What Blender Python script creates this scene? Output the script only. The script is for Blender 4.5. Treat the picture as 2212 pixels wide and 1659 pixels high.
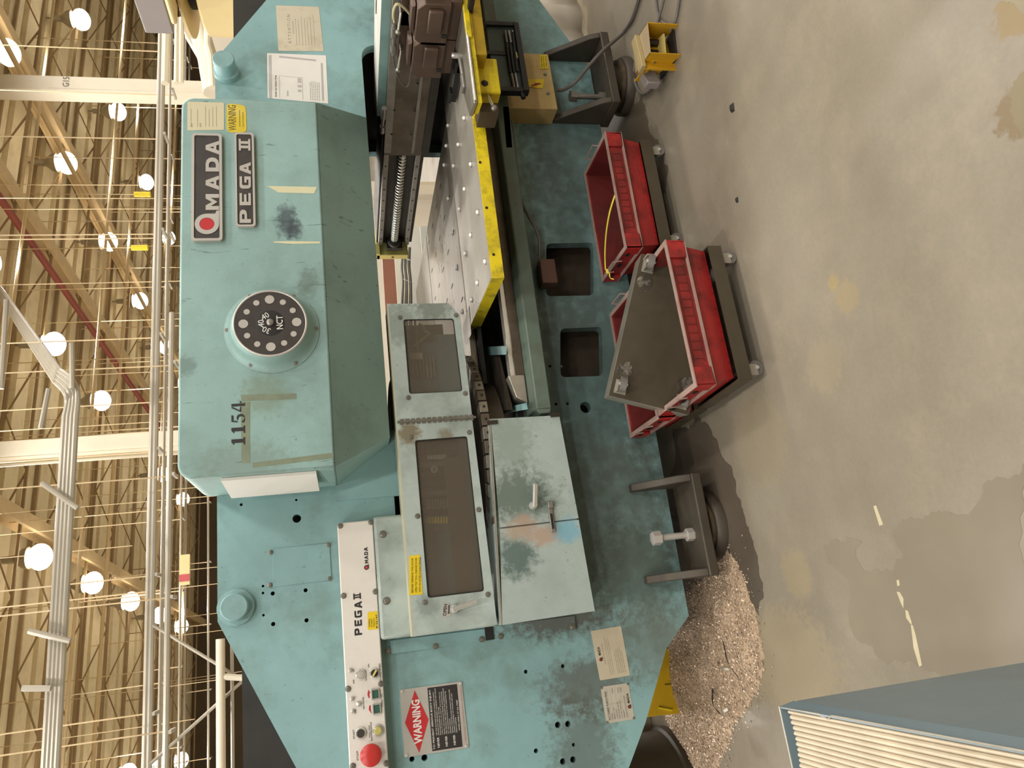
import bpy, bmesh, math, random
from mathutils import Vector, Matrix
random.seed(7)
S = bpy.context.scene
C = S.collection
for o in list(bpy.data.objects): bpy.data.objects.remove(o)
PI = math.pi

# ---------------------------------------------------------------- camera
CAMH, FPX = 1.55, 1600.4
YAW, PITCH, ROLL = math.radians(17.185), math.radians(-12.8735), math.radians(-3.1962)
_f = Vector((math.sin(YAW)*math.cos(PITCH), math.cos(YAW)*math.cos(PITCH), math.sin(PITCH)))
_r = Vector((math.cos(YAW), -math.sin(YAW), 0)); _u = _r.cross(_f)
_R = math.cos(ROLL)*_r + math.sin(ROLL)*_u
_U = -math.sin(ROLL)*_r + math.cos(ROLL)*_u
O = Vector((0, 0, CAMH))
cam_d = bpy.data.cameras.new('camera'); cam = bpy.data.objects.new('camera', cam_d); C.objects.link(cam)
m = Matrix((-_U, _R, -_f)).transposed().to_4x4(); m.translation = O; cam.matrix_world = m   # the phone was held on its side
cam_d.sensor_width = 36; cam_d.lens = FPX/2212*36; cam_d.clip_start = .05; cam_d.clip_end = 200
S.camera = cam
S.view_settings.view_transform = 'Standard'; S.view_settings.look = 'None'
S.view_settings.gamma = 1; S.view_settings.use_curve_mapping = False
S.view_settings.exposure = 0.2
w = bpy.data.worlds.new('world'); S.world = w; w.use_nodes = True
w.node_tree.nodes['Background'].inputs[0].default_value = (.9, .8, .65, 1)
w.node_tree.nodes['Background'].inputs[1].default_value = .2
S.cycles.max_bounces = 6; S.cycles.diffuse_bounces = 4; S.cycles.caustics_reflective = False
S.cycles.caustics_refractive = False; S.cycles.sample_clamp_indirect = 4

BR = math.radians(5.7)      # the hall's grid is turned a little against the machine
def hall(u, v, z): return Vector((u*math.cos(BR)-v*math.sin(BR), u*math.sin(BR)+v*math.cos(BR), z))
LAMPZ, DECKZ = 7.5, 8.3
LAMP_GRID = [(u, v0 + 3.2*k) for u, v0 in ((-9.4, 3.2), (-5, 3.2), (-.6, 3.9), (3.68, 3.3), (8.15, 2.9), (12.65, 2.5), (17.1, 2.4), (21.5, 2.4)) for k in range(-4, 9)]
LAMP_W = 300
for i, (u, v) in enumerate(LAMP_GRID):
    ld = bpy.data.lights.get('high_bay_glow') or bpy.data.lights.new('high_bay_glow', 'SPOT')
    ld.energy = LAMP_W; ld.color = (1, .97, .93); ld.shadow_soft_size = .16; ld.spot_size = math.radians(172); ld.spot_blend = .6
    lo = bpy.data.objects.new('high_bay_glow', ld); lo.location = hall(u, v, LAMPZ-.42); C.objects.link(lo)

# a point seen in the photograph, on a known plane of the world
def ray(x, y): return ((829.5-y)/FPX)*_R - ((x-1106)/FPX)*_U + _f
def aY(x, y, Y): d = ray(x, y); return O + d*(Y/d.y)
def aX(x, y, X): d = ray(x, y); return O + d*(X/d.x)
def aZ(x, y, Z): d = ray(x, y); return O + d*((Z-CAMH)/d.z)

# ---------------------------------------------------------------- helpers
ORG = {}
def tag(o, label=None, cat=None, group=None, kind=None):
    if label: o['label'] = label
    if cat: o['category'] = cat
    if group: o['group'] = group
    if kind: o['kind'] = kind
    return o
def thing(name, label, cat, loc=(0, 0, 0), group=None):
    o = bpy.data.objects.new(name, None); C.objects.link(o); o.location = loc; o.empty_display_size = .1
    ORG[o] = Vector(loc)
    return tag(o, label, cat, group)
def rootorg(p):
    while p is not None:
        if p in ORG: return ORG[p]
        p = p.parent
    return Vector((0, 0, 0))
def finish(name, me, mat, parent, bevel=0, angle=35, kind=None):
    o = bpy.data.objects.new(name, me); C.objects.link(o)
    if mat: me.materials.clear(); me.materials.append(mat)
    if parent is not None:
        me.transform(Matrix.Translation(-rootorg(parent))); o.parent = parent
    me.shade_smooth(); me.set_sharp_from_angle(angle=math.radians(angle))
    if bevel:
        b = o.modifiers.new('edge', 'BEVEL'); b.width = bevel; b.segments = 2; b.limit_method = 'ANGLE'; b.angle_limit = math.radians(40)
    if kind: o['kind'] = kind
    return o
class MB:
    def __init__(s): s.v = []; s.f = []
    def add(s, vs, fs):
        n = len(s.v); s.v += [tuple(v) for v in vs]; s.f += [tuple(n+i for i in f) for f in fs]; return s
    def hexa(s, p):  # 4 bottom, 4 top, same order
        return s.add(p, [(3,2,1,0), (4,5,6,7), (0,1,5,4), (1,2,6,5), (2,3,7,6), (3,0,4,7)])
    def box(s, x0, x1, y0, y1, z0, z1):
        return s.hexa([(x0,y0,z0),(x1,y0,z0),(x1,y1,z0),(x0,y1,z0),(x0,y0,z1),(x1,y0,z1),(x1,y1,z1),(x0,y1,z1)])
    def prism(s, pts, ax, a, b):  # pts in the plane across axis ax
        def P(p, t): return {'x': (t, p[0], p[1]), 'y': (p[0], t, p[1]), 'z': (p[0], p[1], t)}[ax]
        n = len(pts)
        return s.add([P(p, a) for p in pts]+[P(p, b) for p in pts], [tuple(range(n)), tuple(range(2*n-1, n-1, -1))]+[(i, i+n, (i+1) % n+n, (i+1) % n) for i in range(n)])
    def loft(s, A, B):
        n = len(A)
        return s.add(list(A)+list(B), [tuple(range(n)), tuple(range(2*n-1, n-1, -1))]+[(i, i+n, (i+1) % n+n, (i+1) % n) for i in range(n)])
    def cyl(s, p0, p1, r, n=16, r2=None):
        p0, p1 = Vector(p0), Vector(p1); d = (p1-p0).normalized(); a = d.orthogonal().normalized(); b = d.cross(a); r2 = r if r2 is None else r2
        A = [p0+(a*math.cos(t)+b*math.sin(t))*r for t in [2*PI*i/n for i in range(n)]]
        B = [p1+(a*math.cos(t)+b*math.sin(t))*r2 for t in [2*PI*i/n for i in range(n)]]
        return s.loft(A, B)
    def tube(s, path, r, n=8):
        path = [Vector(p) for p in path]; rings = []; a = None
        for i, p in enumerate(path):
            d = (path[min(i+1, len(path)-1)]-path[max(i-1, 0)]).normalized()
            a = d.orthogonal().normalized() if a is None else (a-d*a.dot(d)).normalized()
            b = d.cross(a); rings.append([p+(a*math.cos(t)+b*math.sin(t))*r for t in [2*PI*k/n for k in range(n)]])
        vs = [q for R in rings for q in R]; fs = []
        for i in range(len(rings)-1):
            for k in range(n): fs.append((i*n+k, i*n+(k+1) % n, (i+1)*n+(k+1) % n, (i+1)*n+k))
        fs += [tuple(range(n-1, -1, -1)), tuple(range(len(vs)-n, len(vs)))]
        return s.add(vs, fs)
    def lathe(s, prof, o, ax, n=24):  # prof: (radius, height) along ax
        o = Vector(o); d = Vector(ax).normalized(); a = d.orthogonal().normalized(); b = d.cross(a)
        vs = [o+d*h+(a*math.cos(2*PI*k/n)+b*math.sin(2*PI*k/n))*r for r, h in prof for k in range(n)]; fs = []
        for i in range(len(prof)-1):
            for k in range(n): fs.append((i*n+k, i*n+(k+1) % n, (i+1)*n+(k+1) % n, (i+1)*n+k))
        fs += [tuple(range(n-1, -1, -1)), tuple(range(len(vs)-n, len(vs)))]
        return s.add(vs, fs)
    def ball(s, c, r, n=10, sx=(1,1,1)):
        c = Vector(c); k = n//2
        vs = [c+Vector((r*math.sin(PI*i/k)*math.cos(2*PI*j/n)*sx[0], r*math.sin(PI*i/k)*math.sin(2*PI*j/n)*sx[1], r*math.cos(PI*i/k)*sx[2])) for i in range(k+1) for j in range(n)]
        return s.add(vs, [(i*n+j, (i+1)*n+j, (i+1)*n+(j+1) % n, i*n+(j+1) % n) for i in range(k) for j in range(n)])
    def build(s, name, mat, parent=None, bevel=0, angle=35, kind=None):
        me = bpy.data.meshes.new(name); me.from_pydata(s.v, [], s.f); me.validate()
        bm = bmesh.new(); bm.from_mesh(me); bmesh.ops.remove_doubles(bm, verts=bm.verts, dist=1e-6); bmesh.ops.recalc_face_normals(bm, faces=bm.faces); bm.to_mesh(me); bm.free()
        return finish(name, me, mat, parent, bevel, angle, kind)
def bez(pts, n=8):   # smooth path through points
    pts = [Vector(p) for p in pts]; out = []
    for i in range(len(pts)-1):
        p0, p1, p2, p3 = pts[max(i-1, 0)], pts[i], pts[i+1], pts[min(i+2, len(pts)-1)]
        for k in range(n):
            t = k/n; out.append(.5*((2*p1)+(p2-p0)*t+(2*p0-5*p1+4*p2-p3)*t*t+(3*p1-p0-3*p2+p3)*t**3))
    return out+[pts[-1]]
def rrect(x0, x1, z0, z1, r, n=5):
    out = []
    for cx, cz, a0 in ((x1-r, z1-r, 0), (x0+r, z1-r, PI/2), (x0+r, z0+r, PI), (x1-r, z0+r, 1.5*PI)):
        out += [(cx+r*math.cos(a0+PI/2*i/n), cz+r*math.sin(a0+PI/2*i/n)) for i in range(n+1)]
    return out
def rquad(P, r, n=4):   # any convex outline with rounded corners
    out = []; k = len(P)
    for i in range(k):
        p, a, b = Vector(P[i]), Vector(P[i-1]), Vector(P[(i+1) % k])
        da, db = (a-p).normalized(), (b-p).normalized()
        for j in range(n+1):
            t = j/n; q0, q2 = p+da*r, p+db*r
            out.append(tuple(q0*(1-t)**2+p*2*t*(1-t)+q2*t*t))
    return out
def circ(x, z, r, n=16): return [(x+r*math.cos(2*PI*i/n), z+r*math.sin(2*PI*i/n)) for i in range(n)]
def from_curve(cu):
    o = bpy.data.objects.new('tmp', cu); C.objects.link(o)
    dg = bpy.context.evaluated_depsgraph_get()
    me = bpy.data.meshes.new_from_object(o.evaluated_get(dg))
    bpy.data.objects.remove(o); return me
def plate(name, loops, y0, y1, mat, parent=None, bevel=0, to=None):
    """flat sheet in the XZ plane with holes, between depths y0 and y1"""
    cu = bpy.data.curves.new(name, 'CURVE'); cu.dimensions = '2D'; cu.fill_mode = 'BOTH'; cu.extrude = abs(y1-y0)/2
    for L in loops:
        sp = cu.splines.new('POLY'); sp.points.add(len(L)-1); sp.use_cyclic_u = True
        for q, p in zip(sp.points, L): q.co = (p[0], p[1], 0, 1)
    me = from_curve(cu)
    me.transform(Matrix.Translation((0, (y0+y1)/2, 0)) @ Matrix.Rotation(PI/2, 4, 'X') if to is None else to)
    return finish(name, me, mat, parent, bevel)
FONTC = {}
def text(s, x0, x1, z0, z1, Y, mat, parent, name='lettering', depth=.0012, bold=0, M=None):
    """words stretched into the box x0..x1, z0..z1, standing on the plane Y (facing the viewer)"""
    key = (s, bold)
    if key not in FONTC:
        cu = bpy.data.curves.new('text', 'FONT'); cu.body = s; cu.resolution_u = 2; cu.offset = bold; cu.extrude = .5; cu.space_line = .95
        FONTC[key] = from_curve(cu)
    me = FONTC[key].copy(); me.name = name
    xs = [v.co.x for v in me.vertices]; zs = [v.co.y for v in me.vertices]
    a, b, c, d = min(xs), max(xs), min(zs), max(zs)
    for v in me.vertices:
        q = v.co; q.x, q.y, q.z = x0+(q.x-a)/(b-a)*(x1-x0), Y-depth/2-q.z*depth, z0+(q.y-c)/max(d-c, 1e-6)*(z1-z0)
    if M is not None: me.transform(M)
    return finish(name, me, mat, parent)
def quadmap(Q):
    """affine map of the unit square onto a slightly sheared label; Q = upright TL, TR, BL in world"""
    tl, tr, bl = [Vector(q) for q in Q]
    ex, ez = tr-tl, tl-bl; n = ez.cross(ex).normalized()
    return Matrix(((ex.x, n.x, ez.x, bl.x), (ex.y, n.y, ez.y, bl.y), (ex.z, n.z, ez.z, bl.z), (0, 0, 0, 1)))

# ---------------------------------------------------------------- materials
def lin(h):
    c = [int(h[i:i+2], 16)/255 for i in (0, 2, 4)]
    return [x/12.92 if x <= .04045 else ((x+.055)/1.055)**2.4 for x in c]+[1]
MATS = {}
def node(t, ty, **k):
    n = t.nodes.new(ty)
    for a, b in k.items(): setattr(n, a, b)
    return n
def noise(t, vec, scale, detail=4, rough=.6):
    n = node(t, 'ShaderNodeTexNoise'); n.inputs['Scale'].default_value = scale; n.inputs['Detail'].default_value = detail
    n.inputs['Roughness'].default_value = rough; t.links.new(vec, n.inputs['Vector']); return n.outputs[0]
def ramp(t, fac, a, b, ca=(0,0,0,1), cb=(1,1,1,1)):
    n = node(t, 'ShaderNodeValToRGB'); n.color_ramp.elements[0].position = a; n.color_ramp.elements[1].position = b
    n.color_ramp.elements[0].color = ca; n.color_ramp.elements[1].color = cb; t.links.new(fac, n.inputs[0]); return n.outputs[0]
def mix(t, fac, a, b, mode='MIX'):
    n = node(t, 'ShaderNodeMix', data_type='RGBA', blend_type=mode)
    for i, q in ((0, fac), (6, a), (7, b)):
        if isinstance(q, (int, float)): n.inputs[i].default_value = q
        elif isinstance(q, (list, tuple)): n.inputs[i].default_value = q
        else: t.links.new(q, n.inputs[i])
    return n.outputs[2]
def mth(t, op, a, b=0, clamp=False):
    n = node(t, 'ShaderNodeMath', operation=op); n.use_clamp = clamp
    for i, q in ((0, a), (1, b)):
        if isinstance(q, (int, float)): n.inputs[i].default_value = q
        else: t.links.new(q, n.inputs[i])
    return n.outputs[0]
def blob(t, vec, c, rx, soft=.5, stretch=(1,1,1)):
    """a patch with its own place: 1 inside radius, noise-broken edge"""
    mp = node(t, 'ShaderNodeMapping'); mp.vector_type = 'POINT'
    mp.inputs['Location'].default_value = [-c[i]*stretch[i] for i in range(3)]; mp.inputs['Scale'].default_value = stretch
    t.links.new(vec, mp.inputs[0])
    ln = node(t, 'ShaderNodeVectorMath', operation='LENGTH'); t.links.new(mp.outputs[0], ln.inputs[0])
    nn = mth(t, 'MULTIPLY', mth(t, 'SUBTRACT', noise(t, vec, 9/max(rx, .2), 5), .5), rx*1.5)
    dd = mth(t, 'ADD', ln.outputs['Value'], nn)
    return ramp(t, mth(t, 'DIVIDE', dd, rx), max(0.01, 1-soft), 1.0, (1,1,1,1), (0,0,0,1))
def paint(name, col, rough=.5, metal=0., var=.12, scale=3, dirt=None, dirt_amt=.4, dirt_scale=6, speck=None, speck_amt=.5, bump=.05, bscale=120, patches=(), spec=.5, scratch=None, coat=0, stretch=None):
    if name in MATS: return MATS[name]
    mt = bpy.data.materials.new(name); mt.use_nodes = True; t = mt.node_tree; p = t.nodes['Principled BSDF']
    vec = node(t, 'ShaderNodeNewGeometry').outputs['Position'] if patches else node(t, 'ShaderNodeTexCoord').outputs['Object']
    v2 = vec
    if stretch:
        mp = node(t, 'ShaderNodeMapping'); mp.inputs['Scale'].default_value = stretch; t.links.new(vec, mp.inputs[0]); v2 = mp.outputs[0]
    c = lin(col); k1 = [min(1, x*(1-var)) for x in c[:3]]+[1]; k2 = [min(1, x*(1+var)) for x in c[:3]]+[1]
    out = mix(t, ramp(t, noise(t, v2, scale), .3, .7), k1, k2) if var else None
    if out is None:
        rg = node(t, 'ShaderNodeRGB'); rg.outputs[0].default_value = c; out = rg.outputs[0]
    if dirt:
        f = ramp(t, noise(t, v2, dirt_scale, 6, .65), .48, .72); out = mix(t, mth(t, 'MULTIPLY', f, dirt_amt), out, lin(dirt))
    if scratch:
        vo = node(t, 'ShaderNodeTexNoise'); vo.inputs['Scale'].default_value = 5; vo.inputs['Detail'].default_value = 8; vo.inputs['Distortion'].default_value = 1.5
        mp = node(t, 'ShaderNodeMapping'); mp.inputs['Scale'].default_value = (9, 3, 1.2); mp.inputs['Rotation'].default_value = (0, .7, 0); t.links.new(vec, mp.inputs[0]); t.links.new(mp.outputs[0], vo.inputs[0])
        out = mix(t, mth(t, 'MULTIPLY', ramp(t, vo.outputs[0], .66, .70), .5), out, lin(scratch))
    if speck:
        f = ramp(t, noise(t, vec, 45, 3, .7), .66, .72); out = mix(t, mth(t, 'MULTIPLY', f, speck_amt), out, lin(speck))
    for (cc, rx, sc, amt, st) in patches:
        out = mix(t, mth(t, 'MULTIPLY', blob(t, vec, cc, rx, .55, st), amt), out, lin(sc))
    t.links.new(out, p.inputs['Base Color'])
    p.inputs['Metallic'].default_value = metal; p.inputs['Specular IOR Level'].default_value = spec; p.inputs['Coat Weight'].default_value = coat
    rr = mth(t, 'ADD', mth(t, 'MULTIPLY', noise(t, v2, scale*2.3), .3), rough-.15, True); t.links.new(rr, p.inputs['Roughness'])
    if bump:
        b = node(t, 'ShaderNodeBump'); b.inputs['Strength'].default_value = bump; b.inputs['Distance'].default_value = .004
        t.links.new(noise(t, vec, bscale, 2), b.inputs['Height']); t.links.new(b.outputs[0], p.inputs['Normal'])
    MATS[name] = mt; return mt
def glow(name, col, st):
    mt = bpy.data.materials.new(name); mt.use_nodes = True; p = mt.node_tree.nodes['Principled BSDF']
    p.inputs['Base Color'].default_value = lin(col); p.inputs['Emission Color'].default_value = lin(col); p.inputs['Emission Strength'].default_value = st
    return mt
def glass(name, col, rough=.12, alpha=.35):
    mt = bpy.data.materials.new(name); mt.use_nodes = True; t = mt.node_tree; p = t.nodes['Principled BSDF']
    p.inputs['Base Color'].default_value = lin(col); p.inputs['Roughness'].default_value = rough; p.inputs['Alpha'].default_value = alpha
    return mt

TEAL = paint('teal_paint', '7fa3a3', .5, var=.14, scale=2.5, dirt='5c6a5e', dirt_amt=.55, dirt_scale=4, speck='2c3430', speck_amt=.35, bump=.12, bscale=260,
    patches=[((-.06, 3.09, .74), .16, '4a3524', .75, (1.6, 1, .55)), ((-.33, 3.09, .66), .14, '4a3524', .6, (1, 1, .6)), ((-.56, 3.09, .70), .17, '463624', .55, (.7, 1, 1)), ((.1, 3.09, .35), .25, '3e4638', .55, (1, 1, 1)),
            ((.9, 3.09, .45), .5, '3a433c', .6, (.6, 1, 1)), ((.1, 3.09, .78), .12, '5a4632', .5, (1, 1, 1)), ((2.2, 3.09, .3), .4, '30352f', .55, (.7, 1, 1)), ((.3, 3.09, .42), .42, '4d5348', .6, (.8, 1, 1)), ((1.5, 3.09, .3), .5, '424a43', .5, (.5, 1, 1)), ((-.2, 3.09, .35), .2, '5a5343', .5, (1, 1, 1)), ((2.95, 3.09, .8), .35, '4f5a54', .4, (1, 1, .6))])  # the low wide patches darken the frame towards its base
TEALC = paint('teal_cover', '89a8a3', .48, var=.1, scale=2, dirt='64786e', dirt_amt=.5, dirt_scale=3, speck='39443f', speck_amt=.3, bump=.15, bscale=300, scratch='2f3a38',
    patches=[((.85, 2.71, 1.83), .1, '6f7a5c', .5, (1, 1, 1)), ((1.57, 2.71, 1.73), .05, '3e4a50', .85, (.5, 1, 1)), ((1.53, 2.71, 1.70), .035, '333c42', .8, (.6, 1, 1)), ((1.3, 2.71, 1.66), .05, '5c6a60', .6, (.7, 1, 1)), ((.98, 2.71, 2.1), .05, '4e5950', .5, (1, 1, 1)),
            ((1.75, 2.71, 1.86), .09, '7d8a6a', .4, (.35, 1, 2)), ((.6, 2.71, 1.9), .1, '66705e', .4, (1, 1, .5))])
DOORM = paint('door_grey_green', 'a6b2ab', .42, var=.14, scale=4, dirt='67736a', dirt_amt=.55, dirt_scale=5, speck='3c453e', speck_amt=.4, bump=.06,
    patches=[((.72, 2.93, 1.3), .06, '6b5a34', .8, (1, 1, 1)), ((.70, 2.93, 1.15), .04, '6b5a34', .6, (1, 1, 1)), ((1.2, 2.93, 1.3), .12, '5e665a', .5, (1, 1, 1)), ((1.27, 2.93, 1.15), .1, '5b5f50', .6, (1, 1, 1)), ((.05, 2.93, 1.28), .06, '66726a', .5, (1, 1, 1))])
CABM = paint('cabinet_grey_green', 'a0ada7', .42, var=.14, scale=4, dirt='56685f', dirt_amt=.6, dirt_scale=4, speck='38423b', speck_amt=.45, bump=.06,
    patches=[((.42, 2.88, .9), .13, '4c5c50', .8, (1, 1, .7)), ((.19, 2.88, .93), .1, '41564f', .8, (1, 1, 1)), ((.66, 2.88, .9), .12, '6c7869', .5, (.6, 1, 1)),
            ((.30, 2.88, .88), .065, 'a08d7c', .9, (1, 1, 1)), ((.26, 2.88, .81), .075, 'a5907e', .9, (1.5, 1, .8)), ((.27, 2.88, .71), .06, '6fa3b4', .8, (1, 1, .8)), ((.29, 2.88, .93), .05, 'a2937f', .7, (1, 1, 1))])
WHITEM = paint('panel_white', 'd8d3ca', .4, var=.05, dirt='b0a698', dirt_amt=.35, bump=.03)
STEELB = paint('bare_steel_brown', '6b6053', .42, metal=.6, var=.2, scale=8, dirt='4a3f33', dirt_amt=.6, bump=.05)
STEELD = paint('dark_steel', '3b3731', .45, metal=.5, var=.25, scale=8, dirt='231f1b', dirt_amt=.5)
STEELT = paint('table_steel', '8d8679', .32, metal=.6, var=.12, scale=5, dirt='7d7468', dirt_amt=.4, dirt_scale=8, bump=.02, stretch=(.5, 2, 1))
STEELW = paint('table_steel_light', 'bfb8aa', .36, metal=.4, var=.1, scale=5, dirt='948975', dirt_amt=.4, dirt_scale=5, bump=.02, stretch=(1, .5, 1))
CHROME = paint('chrome', 'e2e0d8', .25, metal=.75, var=.05, bump=0)
DULLM = paint('dull_metal', '8f8b84', .4, metal=.7, var=.15, scale=20)
SCREW = paint('screw_metal', '8c8a80', .35, metal=.8, var=.2, scale=30)
BLACK = paint('black_part', '1b1a18', .5, var=.2)
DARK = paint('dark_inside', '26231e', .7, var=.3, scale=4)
BROWNI = paint('machine_inside_brown', '453a2c', .6, var=.25, scale=3, dirt='251e17', dirt_amt=.6)
CLAMPM = paint('clamp_bronze', '5c4a3f', .42, metal=.35, var=.12, scale=9, dirt='3a2b22', dirt_amt=.5)
YEL = paint('yellow_paint', 'd6bf18', .5, var=.1, scale=8, dirt='6d6326', dirt_amt=.75, dirt_scale=14, speck='2c2815', speck_amt=.7, bump=.08)
YELC = paint('yellow_clean', 'dcc61a', .45, var=.06, scale=6, dirt='a08f1e', dirt_amt=.35, dirt_scale=10, speck='4a431a', speck_amt=.5)
YELO = paint('yellow_ochre', 'a88a1c', .5, var=.12, scale=5, dirt='6e5a1c', dirt_amt=.5)
YELP = paint('pedal_yellow', 'c0921c', .5, var=.1, dirt='8c6b20', dirt_amt=.4)
CREAM = paint('cream_paint', 'e9d39b', .45, var=.05, dirt='cbb27a', dirt_amt=.25)
BEIGE = paint('beige_box_paint', 'b89f66', .5, var=.08, dirt='94794a', dirt_amt=.45, dirt_scale=9, speck='3c3020', speck_amt=.3)
PALEY = paint('pale_yellow_paint', 'c9b66a', .5, var=.1, dirt='a59452', dirt_amt=.4)
INK = paint('black_ink', '272320', .5, var=.05, bump=0)
INKG = paint('grey_ink', '6f6a63', .6, var=.05, bump=0)
REDI = paint('red_ink', 'b3282c', .45, var=.05, bump=0)
REDB = paint('red_button', 'b8332e', .35, var=.06, bump=0)
PLW = paint('plate_letter_silver', 'b9b4ab', .4, metal=.3, var=.05, bump=0)
PLB = paint('plate_black', '38332f', .45, var=.12, scale=10, dirt='5c564f', dirt_amt=.3)
RED = paint('crate_red', '9c2422', .45, var=.25, scale=5, dirt='33130f', dirt_amt=.9, dirt_scale=6, bump=.05)
REDD = paint('crate_red_dirt_shade', '63201c', .5, var=.25, scale=5, dirt='2c1512', dirt_amt=.8, dirt_scale=5)  # dirt and the shade inside the crates are both in this darker red
RIMP = paint('crate_rim_worn', '9a8378', .5, var=.15, scale=9, dirt='7a3a34', dirt_amt=.6, dirt_scale=9)
OLIVE = paint('dolly_steel', '4a4233', .4, metal=.2, var=.15, scale=4, dirt='3c352a', dirt_amt=.5)
GALV = paint('galvanised', 'a8a294', .35, metal=.6, var=.12, scale=9)
RUBBER = paint('wheel_grey', '6d6862', .55, var=.15)
BLUEC = paint('blue_cabinet', '66757a', .4, var=.05, scale=1.5, dirt='5a6a70', dirt_amt=.3)
PAPER = paint('paper_white', 'd8d4cc', .6, var=.04, dirt='b8ad98', dirt_amt=.3, dirt_scale=3, bump=0)
PAPERD = paint('paper_stained', 'c2b9a2', .6, var=.08, dirt='8f8264', dirt_amt=.6, dirt_scale=12, bump=0)
TAPE = paint('masking_tape', 'ccc8a4', .6, var=.05, bump=0)
ALU = paint('plate_aluminium', 'b5b1a8', .4, metal=.3, var=.06, bump=0)
STY = paint('sticker_yellow', 'd9bd16', .5, var=.05, bump=0)
CONDUIT = paint('conduit_grey', 'aea798', .4, metal=.2, var=.06, bump=0)
COLM = paint('column_cream', 'ddd3bd', .5, var=.05, dirt='c2b69c', dirt_amt=.3)
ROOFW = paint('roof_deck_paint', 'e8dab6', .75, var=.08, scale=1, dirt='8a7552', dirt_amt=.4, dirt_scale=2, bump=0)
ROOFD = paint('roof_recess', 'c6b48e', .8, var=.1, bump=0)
BEAMM = paint('roof_steel', 'd2bb92', .6, var=.08, bump=0)
BARM = paint('joist_brown', '957e5b', .7, var=.1, bump=0)
PIPER = paint('sprinkler_red', '8a4136', .55, var=.1, bump=0)
WALLM = paint('wall_panel', '5d5140', .8, var=.12, scale=.8, bump=0)
WALLW = paint('white_cladding', 'c9bfae', .6, var=.06, scale=.8, bump=0)
GREYB = paint('grey_cabinet', '8d8480', .5, var=.04, bump=0)
CABLE = paint('cable_grey', '5f5a54', .55, var=.1, bump=0)
CABLEW = paint('cable_cream', 'b5ad86', .5, var=.08, bump=0)

# concrete floor with its own stains
def floor_mat():
    mt = bpy.data.materials.new('concrete_floor'); mt.use_nodes = True; t = mt.node_tree; p = t.nodes['Principled BSDF']
    vec = node(t, 'ShaderNodeNewGeometry').outputs['Position']
    a = mix(t, ramp(t, noise(t, vec, 1.1, 6), .35, .65), lin('7c7364'), lin('8e8575'))
    a = mix(t, mth(t, 'MULTIPLY', ramp(t, noise(t, vec, 3.2, 8, .7), .5, .75), .45), a, lin('9d917b'))
    a = mix(t, mth(t, 'MULTIPLY', ramp(t, noise(t, vec, .7, 4), .5, .7), .5), a, lin('756b5c'))
    a = mix(t, mth(t, 'MULTIPLY', ramp(t, noise(t, vec, 60, 3, .8), .35, .75), .22), a, lin('5f5646'))
    def pt(x, y): q = aZ(x, y, 0); return (q.x, q.y, 0)
    for (x, y, r, col, amt, st) in [
                                     (2200, 240, .07, '6e5f45', .9, (1, 1, 1)), (2190, 30, .06, '7b6a48', .9, (1, 1, 1)), (1700, 1430, .22, '9a8a68', .35, (1, .6, 1)), (1720, 1240, .1, '9c8a62', .3, (1, 1, 1)), (1830, 640, .06, 'a08a50', .25, (1, 1, 1)), (1800, 610, .03, 'a38c48', .35, (1, 1, 1)),
                                     (1780, 790, .1, '978a68', .25, (1, 1, 1)), (1640, 950, .2, '938466', .3, (1, 1, 1)),
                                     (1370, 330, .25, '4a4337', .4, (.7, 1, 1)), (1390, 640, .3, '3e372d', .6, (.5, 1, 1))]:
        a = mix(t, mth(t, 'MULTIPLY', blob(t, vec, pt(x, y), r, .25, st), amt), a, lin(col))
    t.links.new(a, p.inputs['Base Color'])
    t.links.new(ramp(t, noise(t, vec, 1.5, 6), .3, .7, (.25,)*3+(1,), (.5,)*3+(1,)), p.inputs['Roughness'])
    b = node(t, 'ShaderNodeBump'); b.inputs['Strength'].default_value = .06; b.inputs['Distance'].default_value = .01
    t.links.new(noise(t, vec, 18, 5), b.inputs['Height']); t.links.new(b.outputs[0], p.inputs['Normal'])
    return mt

# ================================================================ the hall
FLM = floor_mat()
fl = MB().box(-16, 34, -16, 44, -.2, 0).build('floor', FLM, kind='structure')
def damp(nm, pts, mt, seed, z, jit=.018):
    rnd = random.Random(seed); P = [aZ(x, y, 0).to_2d() for x, y in pts]
    for it in range(4):
        out = []
        for i, p in enumerate(P):
            q_ = P[(i+1) % len(P)]; mid = (p+q_)/2; d = (q_-p); nn = Vector((-d.y, d.x))
            out += [p, mid+nn*rnd.uniform(-.22, .22)]
        P = out
    me = from_curve_loop(nm, [(p.x, p.y) for p in P], z)
    o = finish(nm, me, mt, fl); return o
def from_curve_loop(nm, L, z):
    cu = bpy.data.curves.new(nm, 'CURVE'); cu.dimensions = '2D'; cu.fill_mode = 'BOTH'; cu.extrude = .0002
    sp = cu.splines.new('POLY'); sp.points.add(len(L)-1); sp.use_cyclic_u = True
    for q, p in zip(sp.points, L): q.co = (p[0], p[1], 0, 1)
    me = from_curve(cu); me.transform(Matrix.Translation((0, 0, z))); return me
DAMPD = paint('damp_dark', '574e43', .3, var=.12, scale=2, bump=0); DAMPM = paint('damp_mid', '7d7363', .35, var=.1, scale=1.5, dirt='736957', dirt_amt=.4, dirt_scale=2, bump=0); DAMPL = paint('damp_light', '74694f', .35, var=.1, scale=1.5, bump=0)
damp('damp_stain', ((1440,900), (1500,900), (1560,985), (1585,1030), (1600,1080), (1612,1130), (1628,1170), (1640,1230), (1650,1290), (1640,1330), (1560,1330), (1440,1250)), DAMPD, 1, .0004)
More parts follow.
